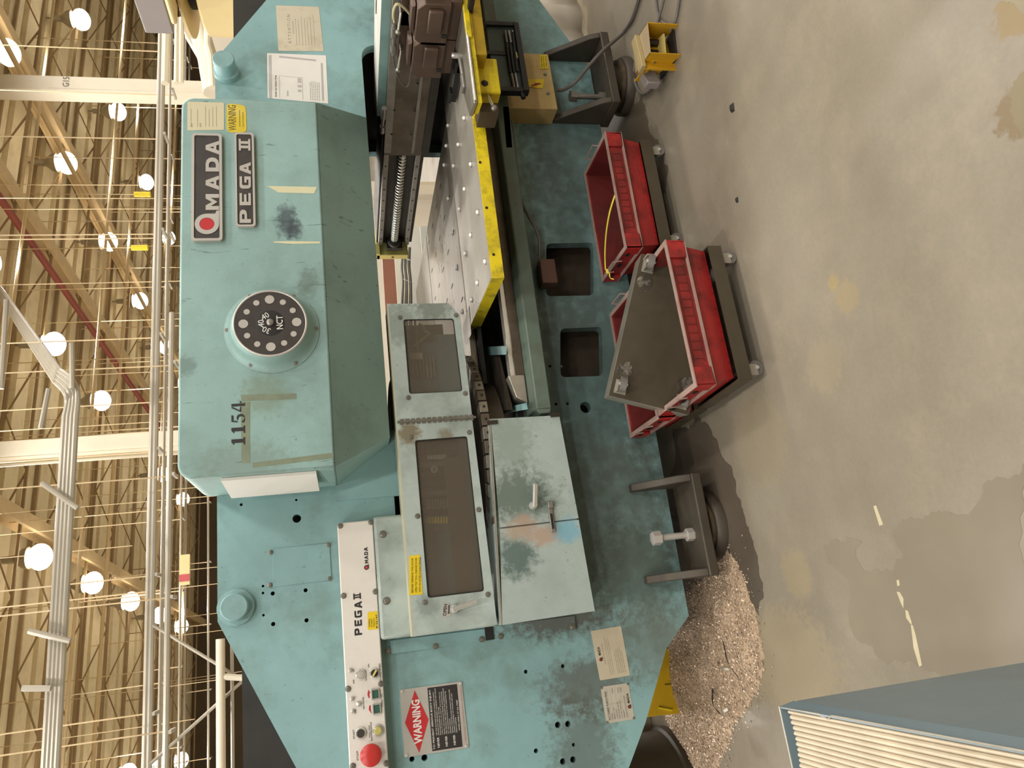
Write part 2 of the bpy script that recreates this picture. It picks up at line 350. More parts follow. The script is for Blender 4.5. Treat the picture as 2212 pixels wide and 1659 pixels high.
damp('damp_stain', ((1775,1180), (1800,1165), (1830,1158), (1862,1170), (1850,1205), (1880,1235), (1930,1232), (1955,1200), (1930,1160), (1960,1120), (2010,1105), (2080,1110), (2130,1040), (2212,1000), (2260,1000), (2260,1440), (2100,1470), (1990,1440), (1850,1380), (1830,1320), (1835,1260), (1800,1225)), DAMPM, 4, .0004)
damp('damp_stain', ((2190,175), (2215,150), (2260,160), (2260,300), (2205,285), (2185,230)), DAMPL, 5, .0004)
damp('damp_stain', ((2150,-20), (2165,5), (2195,15), (2212,35), (2260,45), (2260,-40)), DAMPL, 6, .0004)
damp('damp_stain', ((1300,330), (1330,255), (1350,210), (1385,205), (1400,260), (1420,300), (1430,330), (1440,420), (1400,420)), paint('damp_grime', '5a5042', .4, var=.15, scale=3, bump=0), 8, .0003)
cl = MB()
def hbox(mb, u0, u1, v0, v1, z0, z1):
    return mb.hexa([hall(u0,v0,z0), hall(u1,v0,z0), hall(u1,v1,z0), hall(u0,v1,z0), hall(u0,v0,z1), hall(u1,v0,z1), hall(u1,v1,z1), hall(u0,v1,z1)])
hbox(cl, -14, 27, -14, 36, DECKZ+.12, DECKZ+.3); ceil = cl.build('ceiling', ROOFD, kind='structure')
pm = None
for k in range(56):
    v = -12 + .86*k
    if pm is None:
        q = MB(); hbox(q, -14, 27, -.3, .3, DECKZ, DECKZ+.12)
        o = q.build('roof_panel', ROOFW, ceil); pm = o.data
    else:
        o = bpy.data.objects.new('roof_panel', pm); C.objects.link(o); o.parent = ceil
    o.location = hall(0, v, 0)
for nm, (u0, u1, v0, v1) in dict(wall_back=(-14, 27, 35, 35.3), wall_left=(-14.3, -14, -14, 35.3), wall_right=(27, 27.3, -14, 35.3), wall_front=(-14, 27, -14.3, -14)).items():
    q = MB(); hbox(q, u0, u1, v0, v1, -.1, DECKZ+.3); q.build(nm, WALLM, kind='structure')
# white cladding far right
q = MB(); q.hexa([aY(470, 200, 9.5), aY(1300, 60, 9.5), aY(1300, 60, 9.5)+Vector((0, .3, 0)), aY(470, 200, 9.5)+Vector((0, .3, 0)), aY(398, 118, 9.5), aY(398, -90, 9.5), aY(398, -90, 9.5)+Vector((0, .3, 0)), aY(398, 118, 9.5)+Vector((0, .3, 0))])

# bar joists across, girders along
ORD = ['first', 'second', 'third', 'fourth', 'fifth', 'sixth', 'seventh', 'eighth', 'ninth', 'tenth', 'eleventh', 'twelfth', 'thirteenth', 'farthest']
def member(mb, a, b, w):
    a, b = Vector(a), Vector(b); d = (b-a).normalized(); s = d.cross(Vector((0, 0, 1))); s = s.normalized() if s.length > .01 else Vector((1, 0, 0)); t = s.cross(d).normalized()
    return mb.hexa([a-s*w-t*w, a+s*w-t*w, a+s*w+t*w, a-s*w+t*w, b-s*w-t*w, b+s*w-t*w, b+s*w+t*w, b-s*w+t*w])
for n_, (u, lab) in enumerate(((-2, 'pale roof girder running far back, leftmost of the four'), (4.35, 'pale roof girder running back over the left cream column'), (10.45, 'pale roof girder running back over the right cream column'), (13.5, 'pale roof girder at the right, beyond the right cream column'))):
    t = thing('roof_girder', lab, 'girder', hall(u, 10, 0), 'roof girders')
    q = MB(); hbox(q, u-.13, u+.13, -12, 34, 7.62, 7.7); q.build('bottom_flange', BEAMM, t)
    q = MB(); hbox(q, u-.02, u+.02, -12, 34, 7.7, 7.95); hbox(q, u-.13, u+.13, -12, 34, 7.95, 8.0); q.build('web', BEAMM, t)
for n_ in range(14):
    v = 8 + 1.9*n_
    t = thing('bar_joist', 'brown open web bar joist crossing under the roof deck, %s from the front' % ORD[n_], 'joist', hall(6, v, 0), 'bar joists under the roof deck')
    q = MB(); member(q, hall(-13, v, 8.25), hall(26, v, 8.25), .03); q.build('top_chord', BARM, t)
    q = MB(); member(q, hall(-13, v, 7.72), hall(26, v, 7.72), .025); q.build('bottom_chord', BARM, t)
    q = MB()
    for i in range(32): member(q, hall(-13+i*1.22, v, 7.72 if i % 2 else 8.22), hall(-13+(i+1)*1.22, v, 8.22 if i % 2 else 7.72), .015)
    q.build('web_bars', BARM, t)
# pipes running back
for u, z, r, mt, lab in ((9.6, 7.5, .07, PIPER, 'dull red sprinkler main running back under the roof'), (12.3, 7.3, .05, BEAMM, 'thin tan pipe running back beside the right roof girder')):
    q = MB(); q.cyl(hall(u, -10, z), hall(u, 34, z), r, 10); tag(q.build('sprinkler_pipe', mt), lab, 'pipe')
# cross bracing wires / pipes across
for n_, (v, z, r) in enumerate(((12.5, 7.0, .03), (15.5, 6.6, .03), (18.5, 7.0, .035), (22, 6.8, .035), (26, 6.9, .04))):
    q = MB(); q.cyl(hall(-13, v, z), hall(26, v, z), r, 6)
    tag(q.build('branch_pipe', BEAMM), 'thin tan branch pipe crossing the hall below the roof, %s from the front' % ORD[n_], 'pipe', 'branch pipes below the roof')
# slanting thin struts seen under the deck
# fixtures in view
names = ['first', 'second', 'third', 'fourth', 'fifth', 'sixth', 'seventh', 'eighth', 'ninth', 'tenth']
rows = {}
for u, v in LAMP_GRID:
    if v > 9 and v < 34 and -1.2 < u < 18: rows.setdefault(u, []).append(v)
LENS = glow('lamp_glow', 'fff0d8', 9.0)
lens_me = None; hous_me = None
rown = {-.6: 'row farthest left', 3.68: 'row over the left cream column', 8.15: 'row between the two cream columns', 12.65: 'row past the right cream column', 17.1: 'row farthest right'}
for u in rows:
    for i, v in enumerate(sorted(rows[u])):
        p = hall(u, v, LAMPZ)
        t = thing('high_bay_lamp', 'glowing high bay lamp, %s from the front in the %s' % (names[i], rown[u]), 'ceiling lamp', p, 'high bay lamps under the roof')
        if lens_me is None:
            a = MB().ball(p, .26, 20, (1, 1, .8)).build('lens', LENS, t); lens_me = a.data
            b = MB().lathe([(.02, .80), (.02, .7), (.07, .68), (.08, .45), (.2, .3), (.22, .2), (.2, .19)], p, (0, 0, 1), 14).build('housing', GALV, t); hous_me = b.data
        else:
            for nm, me in (('lens', lens_me), ('housing', hous_me)):
                a = bpy.data.objects.new(nm, me); C.objects.link(a); a.parent = t
# columns
for (xa, ya, xb, yb, Y, lab) in ((0, 187, 460, 190, 11.6, 'cream steel column at the right with small stencilled number'), (0, 978, 370, 952, 12.0, 'cream H-section steel column left of the ram cover')):
    a, b = aY(xa, ya, Y), aY(xb, yb, Y); cx = b.x
    t = thing('steel_column', lab, 'column', (cx, Y, 0))
    if Y < 11.9:
        MB().box(cx-.15, cx+.15, Y, Y+.3, 0, DECKZ).build('shaft', COLM, t, bevel=.02)
        MB().box(cx-.17, cx-.13, Y-.02, Y, 0, 6.1).build('edge_strip', COLM, t)
        p = aY(142, 176, Y-.01); text('G15', p.x-.1, p.x+.1, p.z-.05, p.z+.05, Y-.005, INKG, t, 'stencilled_number')
    else:
        q = MB().box(cx-.16, cx+.16, Y, Y+.03, 0, DECKZ).box(cx-.01, cx+.01, Y+.03, Y+.27, 0, DECKZ).box(cx-.16, cx+.16, Y+.27, Y+.3, 0, DECKZ); q.build('shaft', COLM, t)
        MB().box(cx-.09, cx-.05, Y-.04, Y, 0, DECKZ).build('edge_strip', COLM, t)
# conduit runs hung on rods
def rack(lab, ys, Y, x0, x1, r, rods, group=None, slope=0):
    t = thing('conduit_run', lab, 'conduit', (x0, Y, 0), group)
    for (px, py) in ys:
        z = aY(px, py, Y).z
        q = MB().cyl((x0, Y, z), (x1, Y, z), r, 8); q.build('conduit', CONDUIT, t)
    z = aY(*ys[-1], Y).z-.05
    for i in range(rods):
        x = x0+(x1-x0)*(i+.5)/rods
        MB().cyl((x, Y+.03, z), (x, Y+.03, 8.2), .006+.0003*Y, 5).build('hanger_rod', BEAMM, t)
        MB().box(x-.02, x+.02, Y-.12, Y+.12, z-.03, z).build('hanger_bar', CONDUIT, t)
rack('pair of pale conduits crossing behind the press above the ram cover', [(330, 840), (338, 840)], 10, -3, 9.5, .035, 8)
rack('thin pale conduit low over the ram cover, behind the conduit pair', [(356, 840)], 10.4, -3, 9.5, .02, 5)
rack('lowest pale pipe just above the ram cover', [(369, 840)], 9.6, -3, 4.2, .035, 5)
rack('distant thin conduit just left of the ram cover top, nearer of two', [(352, 1240)], 16, -3, 15, .03, 11, 'distant conduit runs')
rack('distant thin conduit low behind the frame, farther of two', [(390, 1240)], 20, -3, 18, .03, 12, 'distant conduit runs')
rack('far conduit crossing the dark end of the hall, upper of two', [(400, 1300)], 25, -4, 22, .035, 14, 'far conduit runs')
rack('far conduit crossing the dark end of the hall, lower of two', [(450, 1400)], 25, -4, 22, .035, 14, 'far conduit runs')
# bundle of tall conduits, elbowed, upper left
Y = 9.0
t = thing('conduit_bundle', 'bundle of four grey conduits running left then turning up at an elbow', 'conduit', (0, Y, 0))
for i in range(4):
    pa = aY(92+9*i, 1659+60, Y); pb = aY(140+8*i, 900, Y); pc = aY(146+7*i, 868-5*i, Y); pd = aY(140+5*i, 845-8*i, Y); pe = aY(120+3*i, 825-8*i, Y+.4); pf = aY(0, 640-6*i, Y+3)
    z = pa.z; path = [pa, pb]+bez([pb, pc, pd, pe], 5)[1:]+[pf]
    MB().tube(path, .035, 8).build('conduit', CONDUIT, t)
for (xa, ya, xb, yb) in ((90, 1043, 168, 1098), (62, 1363, 152, 1385), (48, 1487, 110, 1487), (14, 648, 2, 840), (105, 840, 88, 925), (155, 742, 156, 840)):
    a, b = aY(xa, ya, Y-.1), aY(xb, yb, Y-.1)
    MB().cyl(a, b, .03, 8).build('strut_channel', CONDUIT, t)
# long thin hanger lines visible from the roof down
t = thing('drop_wires', 'many thin pale wires dropping from the roof to the conduits', 'wire', (4, 14, 0))
for i in range(44):
    Yw = random.choice((11, 13, 15, 17, 19, 22, 25, 28)); x = random.uniform(-.5, 1.05)*Yw*.62; z0 = random.uniform(3.3, 4.6)
    MB().cyl((x, Yw, z0), (x, Yw, 8.2), .003+.00035*Yw, 4).build('wire', BEAMM, t)
# pipes right above the frame's sloped shoulder (left end)
Y = 9.5
t = thing('white_pipe', 'fat white pipe running left behind the sloped frame shoulder', 'pipe', (0, Y, 0))
a, b = aY(476, 1380, Y), aY(477, 1720, Y); z = a.z
MB().cyl((a.x, Y, z), (b.x, Y, z), .05, 12).build('pipe_body', COLM, t)
MB().tube([aY(484, 1462, Y), aY(520, 1464, Y), aY(560, 1472, Y)], .035, 10).build('branch', COLM, t)
for (xa, ya, xb, yb, w_) in ((330, 1350, 510, 1460, .02), (325, 1650, 522, 1473, .02), (501, 1390, 503, 1700, .02), (552, 1480, 556, 1700, .02)):
    MB().cyl(aY(xa, ya, Y+.1), aY(xb, yb, Y+.1), w_, 6).build('brace', CONDUIT, t)
for (x_, y_, Yh, nm_) in ((302, 535, 15, 'small yellow hoist body hanging between the right-hand lamps'), (308, 420, 15, 'tiny yellow fitting under the roof nearest the AMADA plate')):
    p = aY(x_, y_, Yh); t = thing('hoist', nm_, 'hoist', p)
    MB().cyl(p-Vector((0, 0, .16)), p+Vector((0, 0, .16)), .06, 12).build('hoist_body', YELC, t)
    MB().cyl(p+Vector((0, 0, .16)), (p.x, p.y, 8.2), .01, 5).build('hoist_cable', BEAMM, t)
# far strip light
p = aY(545, 1568, 16)
t = thing('strip_light', 'small far white strip light under the left frame shoulder', 'lamp', p)
MB().box(p.x-.3, p.x+.3, 16, 16.2, p.z-.12, p.z+.12).build('housing', COLM, t)
MB().box(p.x-.15, p.x+.28, 15.97, 15.999, p.z-.1, p.z+.1).build('diffuser', glow('strip_glow', 'fff4e0', 3), t)
# tag with red end
Y = 12; a = aY(340, 1262, Y); b = aY(470, 1250, Y); c = aY(400, 1256, Y)
t = thing('hanging_sign_bar', 'red and cream marked bar hanging by the far lamps', 'sign', (c.x, Y, 0))
MB().box(a.x-.05, b.x+.4, Y, Y+.05, c.z-.06, c.z+.08).build('cream_part', CREAM, t)
MB().box(a.x, a.x+.1, Y-.01, Y, 0+c.z-.06, c.z+.08).build('red_end', paint('sign_red', 'c0555a', .5), t)
# right background: white cladding wall with pipes
t = thing('cladding_screen', 'white clad enclosure wall at the far right above the frame', 'enclosure', (9, 9.5, 0))
q = MB(); Yb = 9.5
pts = [aY(470, 190, Yb), aY(395, 62, Yb), aY(395, -60, Yb), aY(620, -60, Yb), aY(620, 190, Yb)]
q.prism([(p.x, p.z) for p in pts], 'y', Yb, Yb+.2); q.build('wall_sheet', WALLW, t)
MB().cyl(aY(407, 55, Yb-.1), aY(409, -60, Yb-.1), .03, 8).build('grey_pipe', CONDUIT, t)
MB().tube([aY(425, 50, 8.5), aY(450, 130, 8.5), aY(462, 200, 8.5)], .13, 14).build('fat_white_duct', COLM, t)
MB().tube([aY(449, 40, 8.3), aY(449, 100, 8.3), aY(456, 125, 8.3), aY(460, 190, 8.3)], .05, 10).build('white_pipe', COLM, t)
MB().tube([aY(383, 40, 8.6), aY(381, 180, 8.6)], .035, 8).build('white_pipe', COLM, t)
MB().tube([aY(392, 40, 8.6), aY(391, 180, 8.6)], .035, 8).build('white_pipe', COLM, t)
MB().tube([aY(360, 60, 8.6), aY(357, 180, 8.6)], .05, 8).build('white_pipe', COLM, t)

# ================================================================ the punch press
FY = 3.1
PR = thing('punch_press', 'large teal turret punch press with AMADA PEGA II plates and a white control panel', 'punch press', (1.37, 3.4, 0))
def XZ(x, y, Y=FY): p = aY(x, y, Y); return (p.x, p.z)
outer = [(-.119,.165), (2.70,.165), (3.145,.388), (3.43,.53), (3.43,1.56), (3.036,1.816), (2.66,2.058), (.085,2.058), (-.459,1.79), (-.70,1.672), (-.72,.64), (-.695,.575), (-.651,.53), (-.5,.432), (-.234,.289)]
opening = rrect(.0, 2.79, .80, 1.367, .07)
wins = [rquad([XZ(1180,640), XZ(1180,526), XZ(1282,524), XZ(1282,638)], .025), rquad([XZ(1211,815), XZ(1210,710), XZ(1300,706), XZ(1302,812)], .025)]
holes = [circ(*XZ(641,1120), .017), circ(*XZ(1265,880), .026)]
for (x, y, r) in ((521,1090,.006), (568,1266,.005), (568,1281,.005), (589,1282,.008), (660,1275,.008), (569,1329,.005), (590,1348,.008), (662,1340,.008), (1136,1451,.008), (1216,1439,.008), (1205,1566,.012), (1227,1564,.012), (1158,1622,.009), (1239,1609,.007), (1216,1645,.012), (1238,1641,.012), (890,1640,.010), (917,1637,.012), (1188,791,.007), (1213,791,.006), (1201,873,.007), (1226,872,.007), (640,1080,.005)):
    holes.append(circ(*XZ(x, y), r, 10))
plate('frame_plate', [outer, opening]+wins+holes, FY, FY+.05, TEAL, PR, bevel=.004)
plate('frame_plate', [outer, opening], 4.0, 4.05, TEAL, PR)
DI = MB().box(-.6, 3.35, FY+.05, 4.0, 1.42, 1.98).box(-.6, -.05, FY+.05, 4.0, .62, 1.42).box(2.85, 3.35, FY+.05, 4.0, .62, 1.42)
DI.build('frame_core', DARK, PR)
MB().box(-.1, 2.75, FY+.16, 4.0, .22, .74).build('frame_core', BROWNI, PR)
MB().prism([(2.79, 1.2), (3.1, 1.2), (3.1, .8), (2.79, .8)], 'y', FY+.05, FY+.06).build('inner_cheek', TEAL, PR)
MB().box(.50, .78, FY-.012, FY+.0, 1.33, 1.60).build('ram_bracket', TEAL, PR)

# lifting pins
for (x, y, r, r2, h) in ((490, 160, .05, .058, .10), (510, 1312, .052, .068, .05)):
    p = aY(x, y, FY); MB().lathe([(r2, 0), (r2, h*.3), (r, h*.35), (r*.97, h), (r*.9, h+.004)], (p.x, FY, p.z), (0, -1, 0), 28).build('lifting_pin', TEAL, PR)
# access cover
Q = [XZ(589,1268), XZ(589,1186), XZ(712,1173), XZ(716,1253)]
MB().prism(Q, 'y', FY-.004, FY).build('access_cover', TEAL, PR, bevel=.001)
def screw(x, y, Y, r=.007, par=PR, m=SCREW, nm='screw'):
    p = aY(x, y, Y); MB().lathe([(r*1.5, 0), (r*1.5, .0015), (r, .002), (r, .006), (r*.8, .008)], (p.x, Y, p.z), (0, -1, 0), 12).build(nm, m, par)
for q in ((585,1193), (709,1177), (583,1264), (712,1250)): screw(*q, FY-.004, .006)

# ram cover ----------------------------------------------------
RY = 2.716
x0, x1, zb, zt = .562, 2.14, 1.592, 2.125
rc = MB()
top = [(x0, zb), (x1, zb)]
prof = [(x0, zb), (x1, zb)]+[(x1-.05+.05*math.cos(a), zt-.05+.05*math.sin(a)) for a in [PI/2*i/6 for i in range(7)]]+[(x0+.05-.05*math.sin(a), zt-.05+.05*math.cos(a)) for a in [PI/2*i/6 for i in range(7)]]
rc.prism(prof, 'y', RY, FY)
RCO = rc.build('ram_cover', TEALC, PR, bevel=.008)
ly = 2.95; sl, sr = aY(846, 944, ly), aY(788, 254, ly); lo = (sl.z+sr.z)/2
MB().hexa([(sl.x, ly, lo), (sr.x, ly, lo), (sr.x, FY, lo), (sl.x, FY, lo), (x0+.004, RY+.004, zb), (x1-.004, RY+.004, zb), (x1-.004, FY, zb), (x0+.004, FY, zb)]).build('ram_cover_skirt', TEALC, PR)
def RZ(x, y): return XZ(x, y, RY)
def nameplate(nm, cs, m1, m2, rim, Y=RY):
    P = [XZ(*c, Y) for c in cs]; xs = (P[0][0]+P[3][0])/2, (P[1][0]+P[2][0])/2; zs = (P[2][1]+P[3][1])/2, (P[0][1]+P[1][1])/2
    o = plate(nm, [rrect(xs[0], xs[1], zs[0], zs[1], .012)], Y-.010, Y, m1, PR, bevel=.002)
    plate('dark_face', [rrect(xs[0]+rim, xs[1]-rim, zs[0]+rim, zs[1]-rim, .008)], Y-.0112, Y-.009, m2, o)
    plate('raised_rim', [rrect(xs[0], xs[1], zs[0], zs[1], .012), rrect(xs[0]+rim, xs[1]-rim, zs[0]+rim, zs[1]-rim, .008)], Y-.0145, Y-.009, m1, o, bevel=.001)
    return o, xs, zs
def logo_a(cx, cz, R, ri, Y, m, mred, par, zb, xr):
    """round letter a with a red disc in its eye"""
    th = 24
    out = [(cx+R*math.cos(a), cz+R*math.sin(a)) for a in [PI/2*.0+1.5*PI*i/th for i in range(th+1)]]
    out = [(cx+R, cz)]+out[1:]
    out = [(cx+R*math.cos(a), cz+R*math.sin(a)) for a in [PI*1.5*i/th for i in range(th+1)]]
    out += [(xr, zb), (xr, zb+R*.22), (cx+R, zb+R*.34)]
    plate('lettering', [out, circ(cx, cz, ri, 24)], Y-.002, Y, m, par)
    MB().prism(circ(cx, cz, ri*.97, 24), 'y', Y-.0014, Y).build('red_disc', mred, par)
o, xs, zs = nameplate('name_plate', ((415,523), (415,293), (480,292), (482,524)), PLW, PLB, .010)
Y2 = RY-.0112
a = XZ(447, 484, Y2); R = (XZ(447, 463, Y2)[0]-XZ(447, 508, Y2)[0])/2
b0 = XZ(474, 484, Y2)[1]
logo_a(a[0], b0+R*1.0, R*.98, R*.6, Y2, PLW, REDI, o, b0, a[0]+R*1.28)
GL_ = {'M': [[(0,0),(.24,0),(.24,.62),(.5,.12),(.76,.62),(.76,0),(1,0),(1,1),(.72,1),(.5,.52),(.28,1),(0,1)]],
 'A': [[(0,0),(.27,0),(.34,.2),(.66,.2),(.73,0),(1,0),(.66,1),(.34,1)], [(.42,.40),(.58,.40),(.5,.72)]],
 'D': [[(0,0),(.55,0),(.8,.07),(.95,.25),(1,.5),(.95,.75),(.8,.93),(.55,1),(0,1)], [(.27,.24),(.27,.76),(.52,.76),(.66,.68),(.72,.5),(.66,.32),(.52,.24)]],
 'P': [[(0,0),(.28,0),(.28,.34),(.65,.34),(.88,.4),(1,.55),(1,.8),(.88,.95),(.65,1),(0,1)], [(.28,.56),(.28,.78),(.62,.78),(.7,.67),(.62,.56)]],
 'E': [[(0,0),(1,0),(1,.22),(.28,.22),(.28,.39),(.9,.39),(.9,.61),(.28,.61),(.28,.78),(1,.78),(1,1),(0,1)]],
 'G': [[(.2,0),(1,0),(1,.58),(.5,.58),(.5,.38),(.73,.38),(.73,.22),(.32,.22),(.27,.3),(.27,.7),(.32,.78),(1,.78),(1,1),(.2,1),(.06,.92),(0,.75),(0,.25),(.06,.08)]],
 'II': [[(0,0),(1,0),(1,.18),(.8,.18),(.8,.82),(1,.82),(1,1),(0,1),(0,.82),(.2,.82),(.2,.18),(0,.18)], [(.42,.18),(.42,.82),(.58,.82),(.58,.18)]]}
def block(ch, xa, xb, za, zb, Y, m, par, d=.003): plate('lettering', [[(xa+u*(xb-xa), za+v*(zb-za)) for u, v in L] for L in GL_[ch]], Y-d, Y, m, par)
for ch, (ya, yb) in zip('MADA', ((454,420), (411,380), (371,341), (334,305))):
    xa, xb = XZ(460, ya, Y2)[0], XZ(460, yb, Y2)[0]
    block(ch, xa, xb, XZ(473.5, ya, Y2)[1], XZ(444.5, ya, Y2)[1], Y2, PLW, o)
o, xs, zs = nameplate('model_plate', ((509,493), (508,291), (549,291), (553,493)), PLW, PLB, .008)
for ch, (ya, yb) in zip('PEGA', ((482,454), (444,418), (408,382), (377,351))):
    block(ch, XZ(530, ya, Y2)[0], XZ(530, yb, Y2)[0], XZ(542.5, ya, Y2)[1], XZ(518, ya, Y2)[1], Y2, PLW, o)
xa, xb, za, zb_ = XZ(530, 326, Y2)[0], XZ(530, 301, Y2)[0], XZ(541, 313, Y2)[1], XZ(516, 313, Y2)[1]
block('II', xa, xb, za, zb_, Y2, PLW, o)
# stencil number 1154
def stencil(par):
    Y = RY
    def dig(loops, ya, yb):
        xa, xb = XZ(515, ya, Y)[0], XZ(515, yb, Y)[0]; z0, z1 = XZ(530, ya, Y)[1], XZ(499, ya, Y)[1]
        for L in loops: MB().prism([(xa+p[0]*(xb-xa), z0+p[1]*(z1-z0)) for p in L], 'y', Y-.001, Y).build('stencil_digit', INK, par)
    one = [[(.1,0), (.9,0), (.9,.1), (.72,.14), (.72,.97), (.4,.97), (.15,.82), (.15,.76), (.32,.78), (.32,.14), (.1,.1)]]
    five = [[(.12,.52), (.2,.97), (.85,.97), (.8,.82), (.3,.82), (.27,.58)], [(.3,.55), (.6,.62), (.85,.52), (.95,.32), (.85,.12), (.6,.0), (.58,.1), (.68,.2), (.7,.34), (.62,.46), (.4,.5)], [(.05,.14), (.15,.04), (.5,.0), (.5,.1), (.3,.12), (.25,.24), (.1,.24)]]
    four = [[(.0,.28), (.5,.28), (.5,.36), (.16,.4), (.5,.85), (.5,.97), (.42,.97), (.0,.36)], [(.56,.0), (.85,.0), (.82,.1), (.82,.97), (.56,.97)], [(.86,.28), (1.05,.28), (1.05,.38), (.86,.38)]]
    dig(one, 963, 943); dig(one, 938, 918); dig(five, 915, 893); dig(four, 890, 868)
stencil(PR)
# stickers on the ram cover
def label(nm, cs, mt, par=PR, Y=RY, th=.0012, lab=None, r=.004, bev=0):
    P = [XZ(*c, Y) for c in cs]; c = Vector((sum(p[0] for p in P)/4, sum(p[1] for p in P)/4))
    o = MB().prism(rquad(P[::-1], r, 3), 'y', Y-th, Y).build(nm, mt, par, bevel=bev)
    if lab: o['label'] = lab
    M = quadmap([(P[0][0], Y-th, P[0][1]), (P[1][0], Y-th, P[1][1]), (P[3][0], Y-th, P[3][1])])
    return o, M
def tx(s, M, u0, u1, v0, v1, mt, par, bold=0, nm='lettering'):
    """words inside a label's own unit square: u from left, v from bottom"""
    return text(s, u0, u1, v0, v1, 0, mt, par, nm, .0006, bold, M @ Matrix.Translation((0, -.0004, 0)) if False else M)
def rows_of(o, M, u0, u1, vs, mt, h=.012, n=1):
    q = MB()
    for i, v in enumerate(vs):
        x = u0; rnd = random.Random(int(v*1000)+i)
        end = u1-rnd.random()*.18*(u1-u0)
        while x < end:
            wd = rnd.uniform(.02, .06)*(1 if n == 1 else n); q.add([M @ Vector((x, -.0007, v)), M @ Vector((min(x+wd, end), -.0007, v)), M @ Vector((min(x+wd, end), -.0007, v+h)), M @ Vector((x, -.0007, v+h))], [(0, 1, 2, 3)]); x += wd+.012
    return q.build('small_print', mt, o)
INKL = paint('faint_ink', '9a9080', .6, var=.05, bump=0)
o, M = label('paper_label', ((405,282), (405,220), (484,222), (484,281)), paint('label_aged', 'c7bf9e', .5, var=.06, dirt='bfae8c', dirt_amt=.4, bump=0), lab='aged pale paper label under tape')
rows_of(o, M, .12, .85, [.2, .3, .4, .5, .72, .9], INKL, .012)
tx('AMP', M, .1, .25, .62, .67, INKL, o); tx('AMP', M, .1, .25, .86, .91, INKL, o)
o, M = label('warning_sticker', ((490,286), (489,223), (531,228), (533,287)), paint('sticker_old_yellow', 'cdb52c', .5, var=.1, dirt='d8c98a', dirt_amt=.7, bump=0), r=.02, lab='worn yellow WARNING sticker')
tx('WARNING', M, .06, .93, .52, .92, paint('ink_worn', '5b5026', .6, bump=0), o, .0)
rows_of(o, M, .2, .8, [.15, .32], paint('ink_worn2', '96822a', .6, bump=0), .05)
o, _ = label('masking_tape', ((577,403), (580,403), (685,402), (682,416)), TAPE); P = [XZ(577,402,RY), XZ(597,413,RY), XZ(601,416,RY), XZ(679,418,RY), XZ(685,404,RY)]
bpy.data.objects.remove(o); MB().prism(P, 'y', RY-.001, RY).build('masking_tape', TAPE, PR)
MB().prism([XZ(590,522,RY), XZ(620,521,RY), XZ(692,522,RY), XZ(691,526,RY), XZ(630,527,RY), XZ(592,524,RY)], 'y', RY-.001, RY).build('masking_tape', TAPE, PR)
GH = paint('tape_residue', '76806a', .55, var=.15, scale=20, bump=0)
q = MB()
for c in (((520,853),(522,866),(640,862),(640,850)), ((520,868),(540,868),(540,1000),(522,1000)), ((545,1000),(546,1010),(720,990),(720,978))): q.prism([XZ(*k, RY) for k in c], 'y', RY-.0006, RY)
q.build('tape_residue', GH, PR)
# paper sleeve on the left end of the cover
q = MB(); xs_ = x0
A = [aX(480, 1035, xs_-.0), aX(665, 1020, xs_), aX(668, 1046, xs_), aX(492, 1063, xs_)]
MB().loft([(xs_-.001, RY+.03, A[0].z), (xs_-.001, RY+.03, 1.66), (xs_-.02, RY+.26, 1.66), (xs_-.02, RY+.26, A[0].z)], [(xs_-.012, RY+.03, A[0].z), (xs_-.012, RY+.03, 1.66), (xs_-.035, RY+.26, 1.66), (xs_-.035, RY+.26, A[0].z)]).build('document_sleeve', PAPER, PR)
# turret dial -------------------------------------------------
p = aY(588, 713, RY)
D = MB().lathe([(.172, 0), (.172, .004), (.165, .005), (.155, .012), (.146, .03), (.138, .055), (.132, .065), (.124, .068)], (p.x, RY, p.z), (0, -1, 0), 56).build('dial_housing', TEALC, PR)
DY = RY-.068
MB().lathe([(.132, -.004), (.132, .003), (.128, .005), (.125, .003), (.125, -.004)], (p.x, DY, p.z), (0, -1, 0), 56).build('bright_ring', PLW, D)
MB().lathe([(.126, -.002), (.126, .002)], (p.x, DY, p.z), (0, -1, 0), 48).build('dial_face', PLB, D)
for k in range(12):
    a = k*PI/6; r = .017 if k % 3 == 0 else .011
    MB().lathe([(r, 0), (r, .001)], (p.x+.094*math.sin(a), DY-.002, p.z+.094*math.cos(a)), (0, -1, 0), 16).build('dial_dot', PLW, D)
MB().lathe([(.05, 0), (.05, .001), (.047, .0015)], (p.x, DY-.002, p.z), (0, -1, 0), 32).build('hub_disc', BLACK, D)
MB().lathe([(.013, 0), (.013, .01), (.009, .014), (.005, .015)], (p.x, DY-.003, p.z), (0, -1, 0), 16).build('centre_screw', DULLM, D)
LY = DY-.0035
text('NCT', p.x-.027, p.x+.027, p.z-.045, p.z-.022, LY, PAPER, D, bold=.01)
for s_, ang in (('30', -64), ('40', -3), ('40', 58)):
    M = Matrix.Translation((p.x, 0, p.z)) @ Matrix.Rotation(math.radians(ang), 4, 'Y')
    text(s_, -.0135, .0135, .021, .043, LY, PAPER, D, M=M)
for ang in (-33, 28):
    M = Matrix.Translation((p.x, 0, p.z)) @ Matrix.Rotation(math.radians(ang), 4, 'Y'); c = M @ Vector((0, 0, .03))
    MB().lathe([(.0025, 0), (.0025, .001)], (c.x, LY, c.z), (0, -1, 0), 8).build('dial_dot', PAPER, D)
for q_ in ((540,641), (634,641), (491,714), (682,710), (542,788), (638,784)): screw(*q_, RY-.004, .007, m=DULLM)

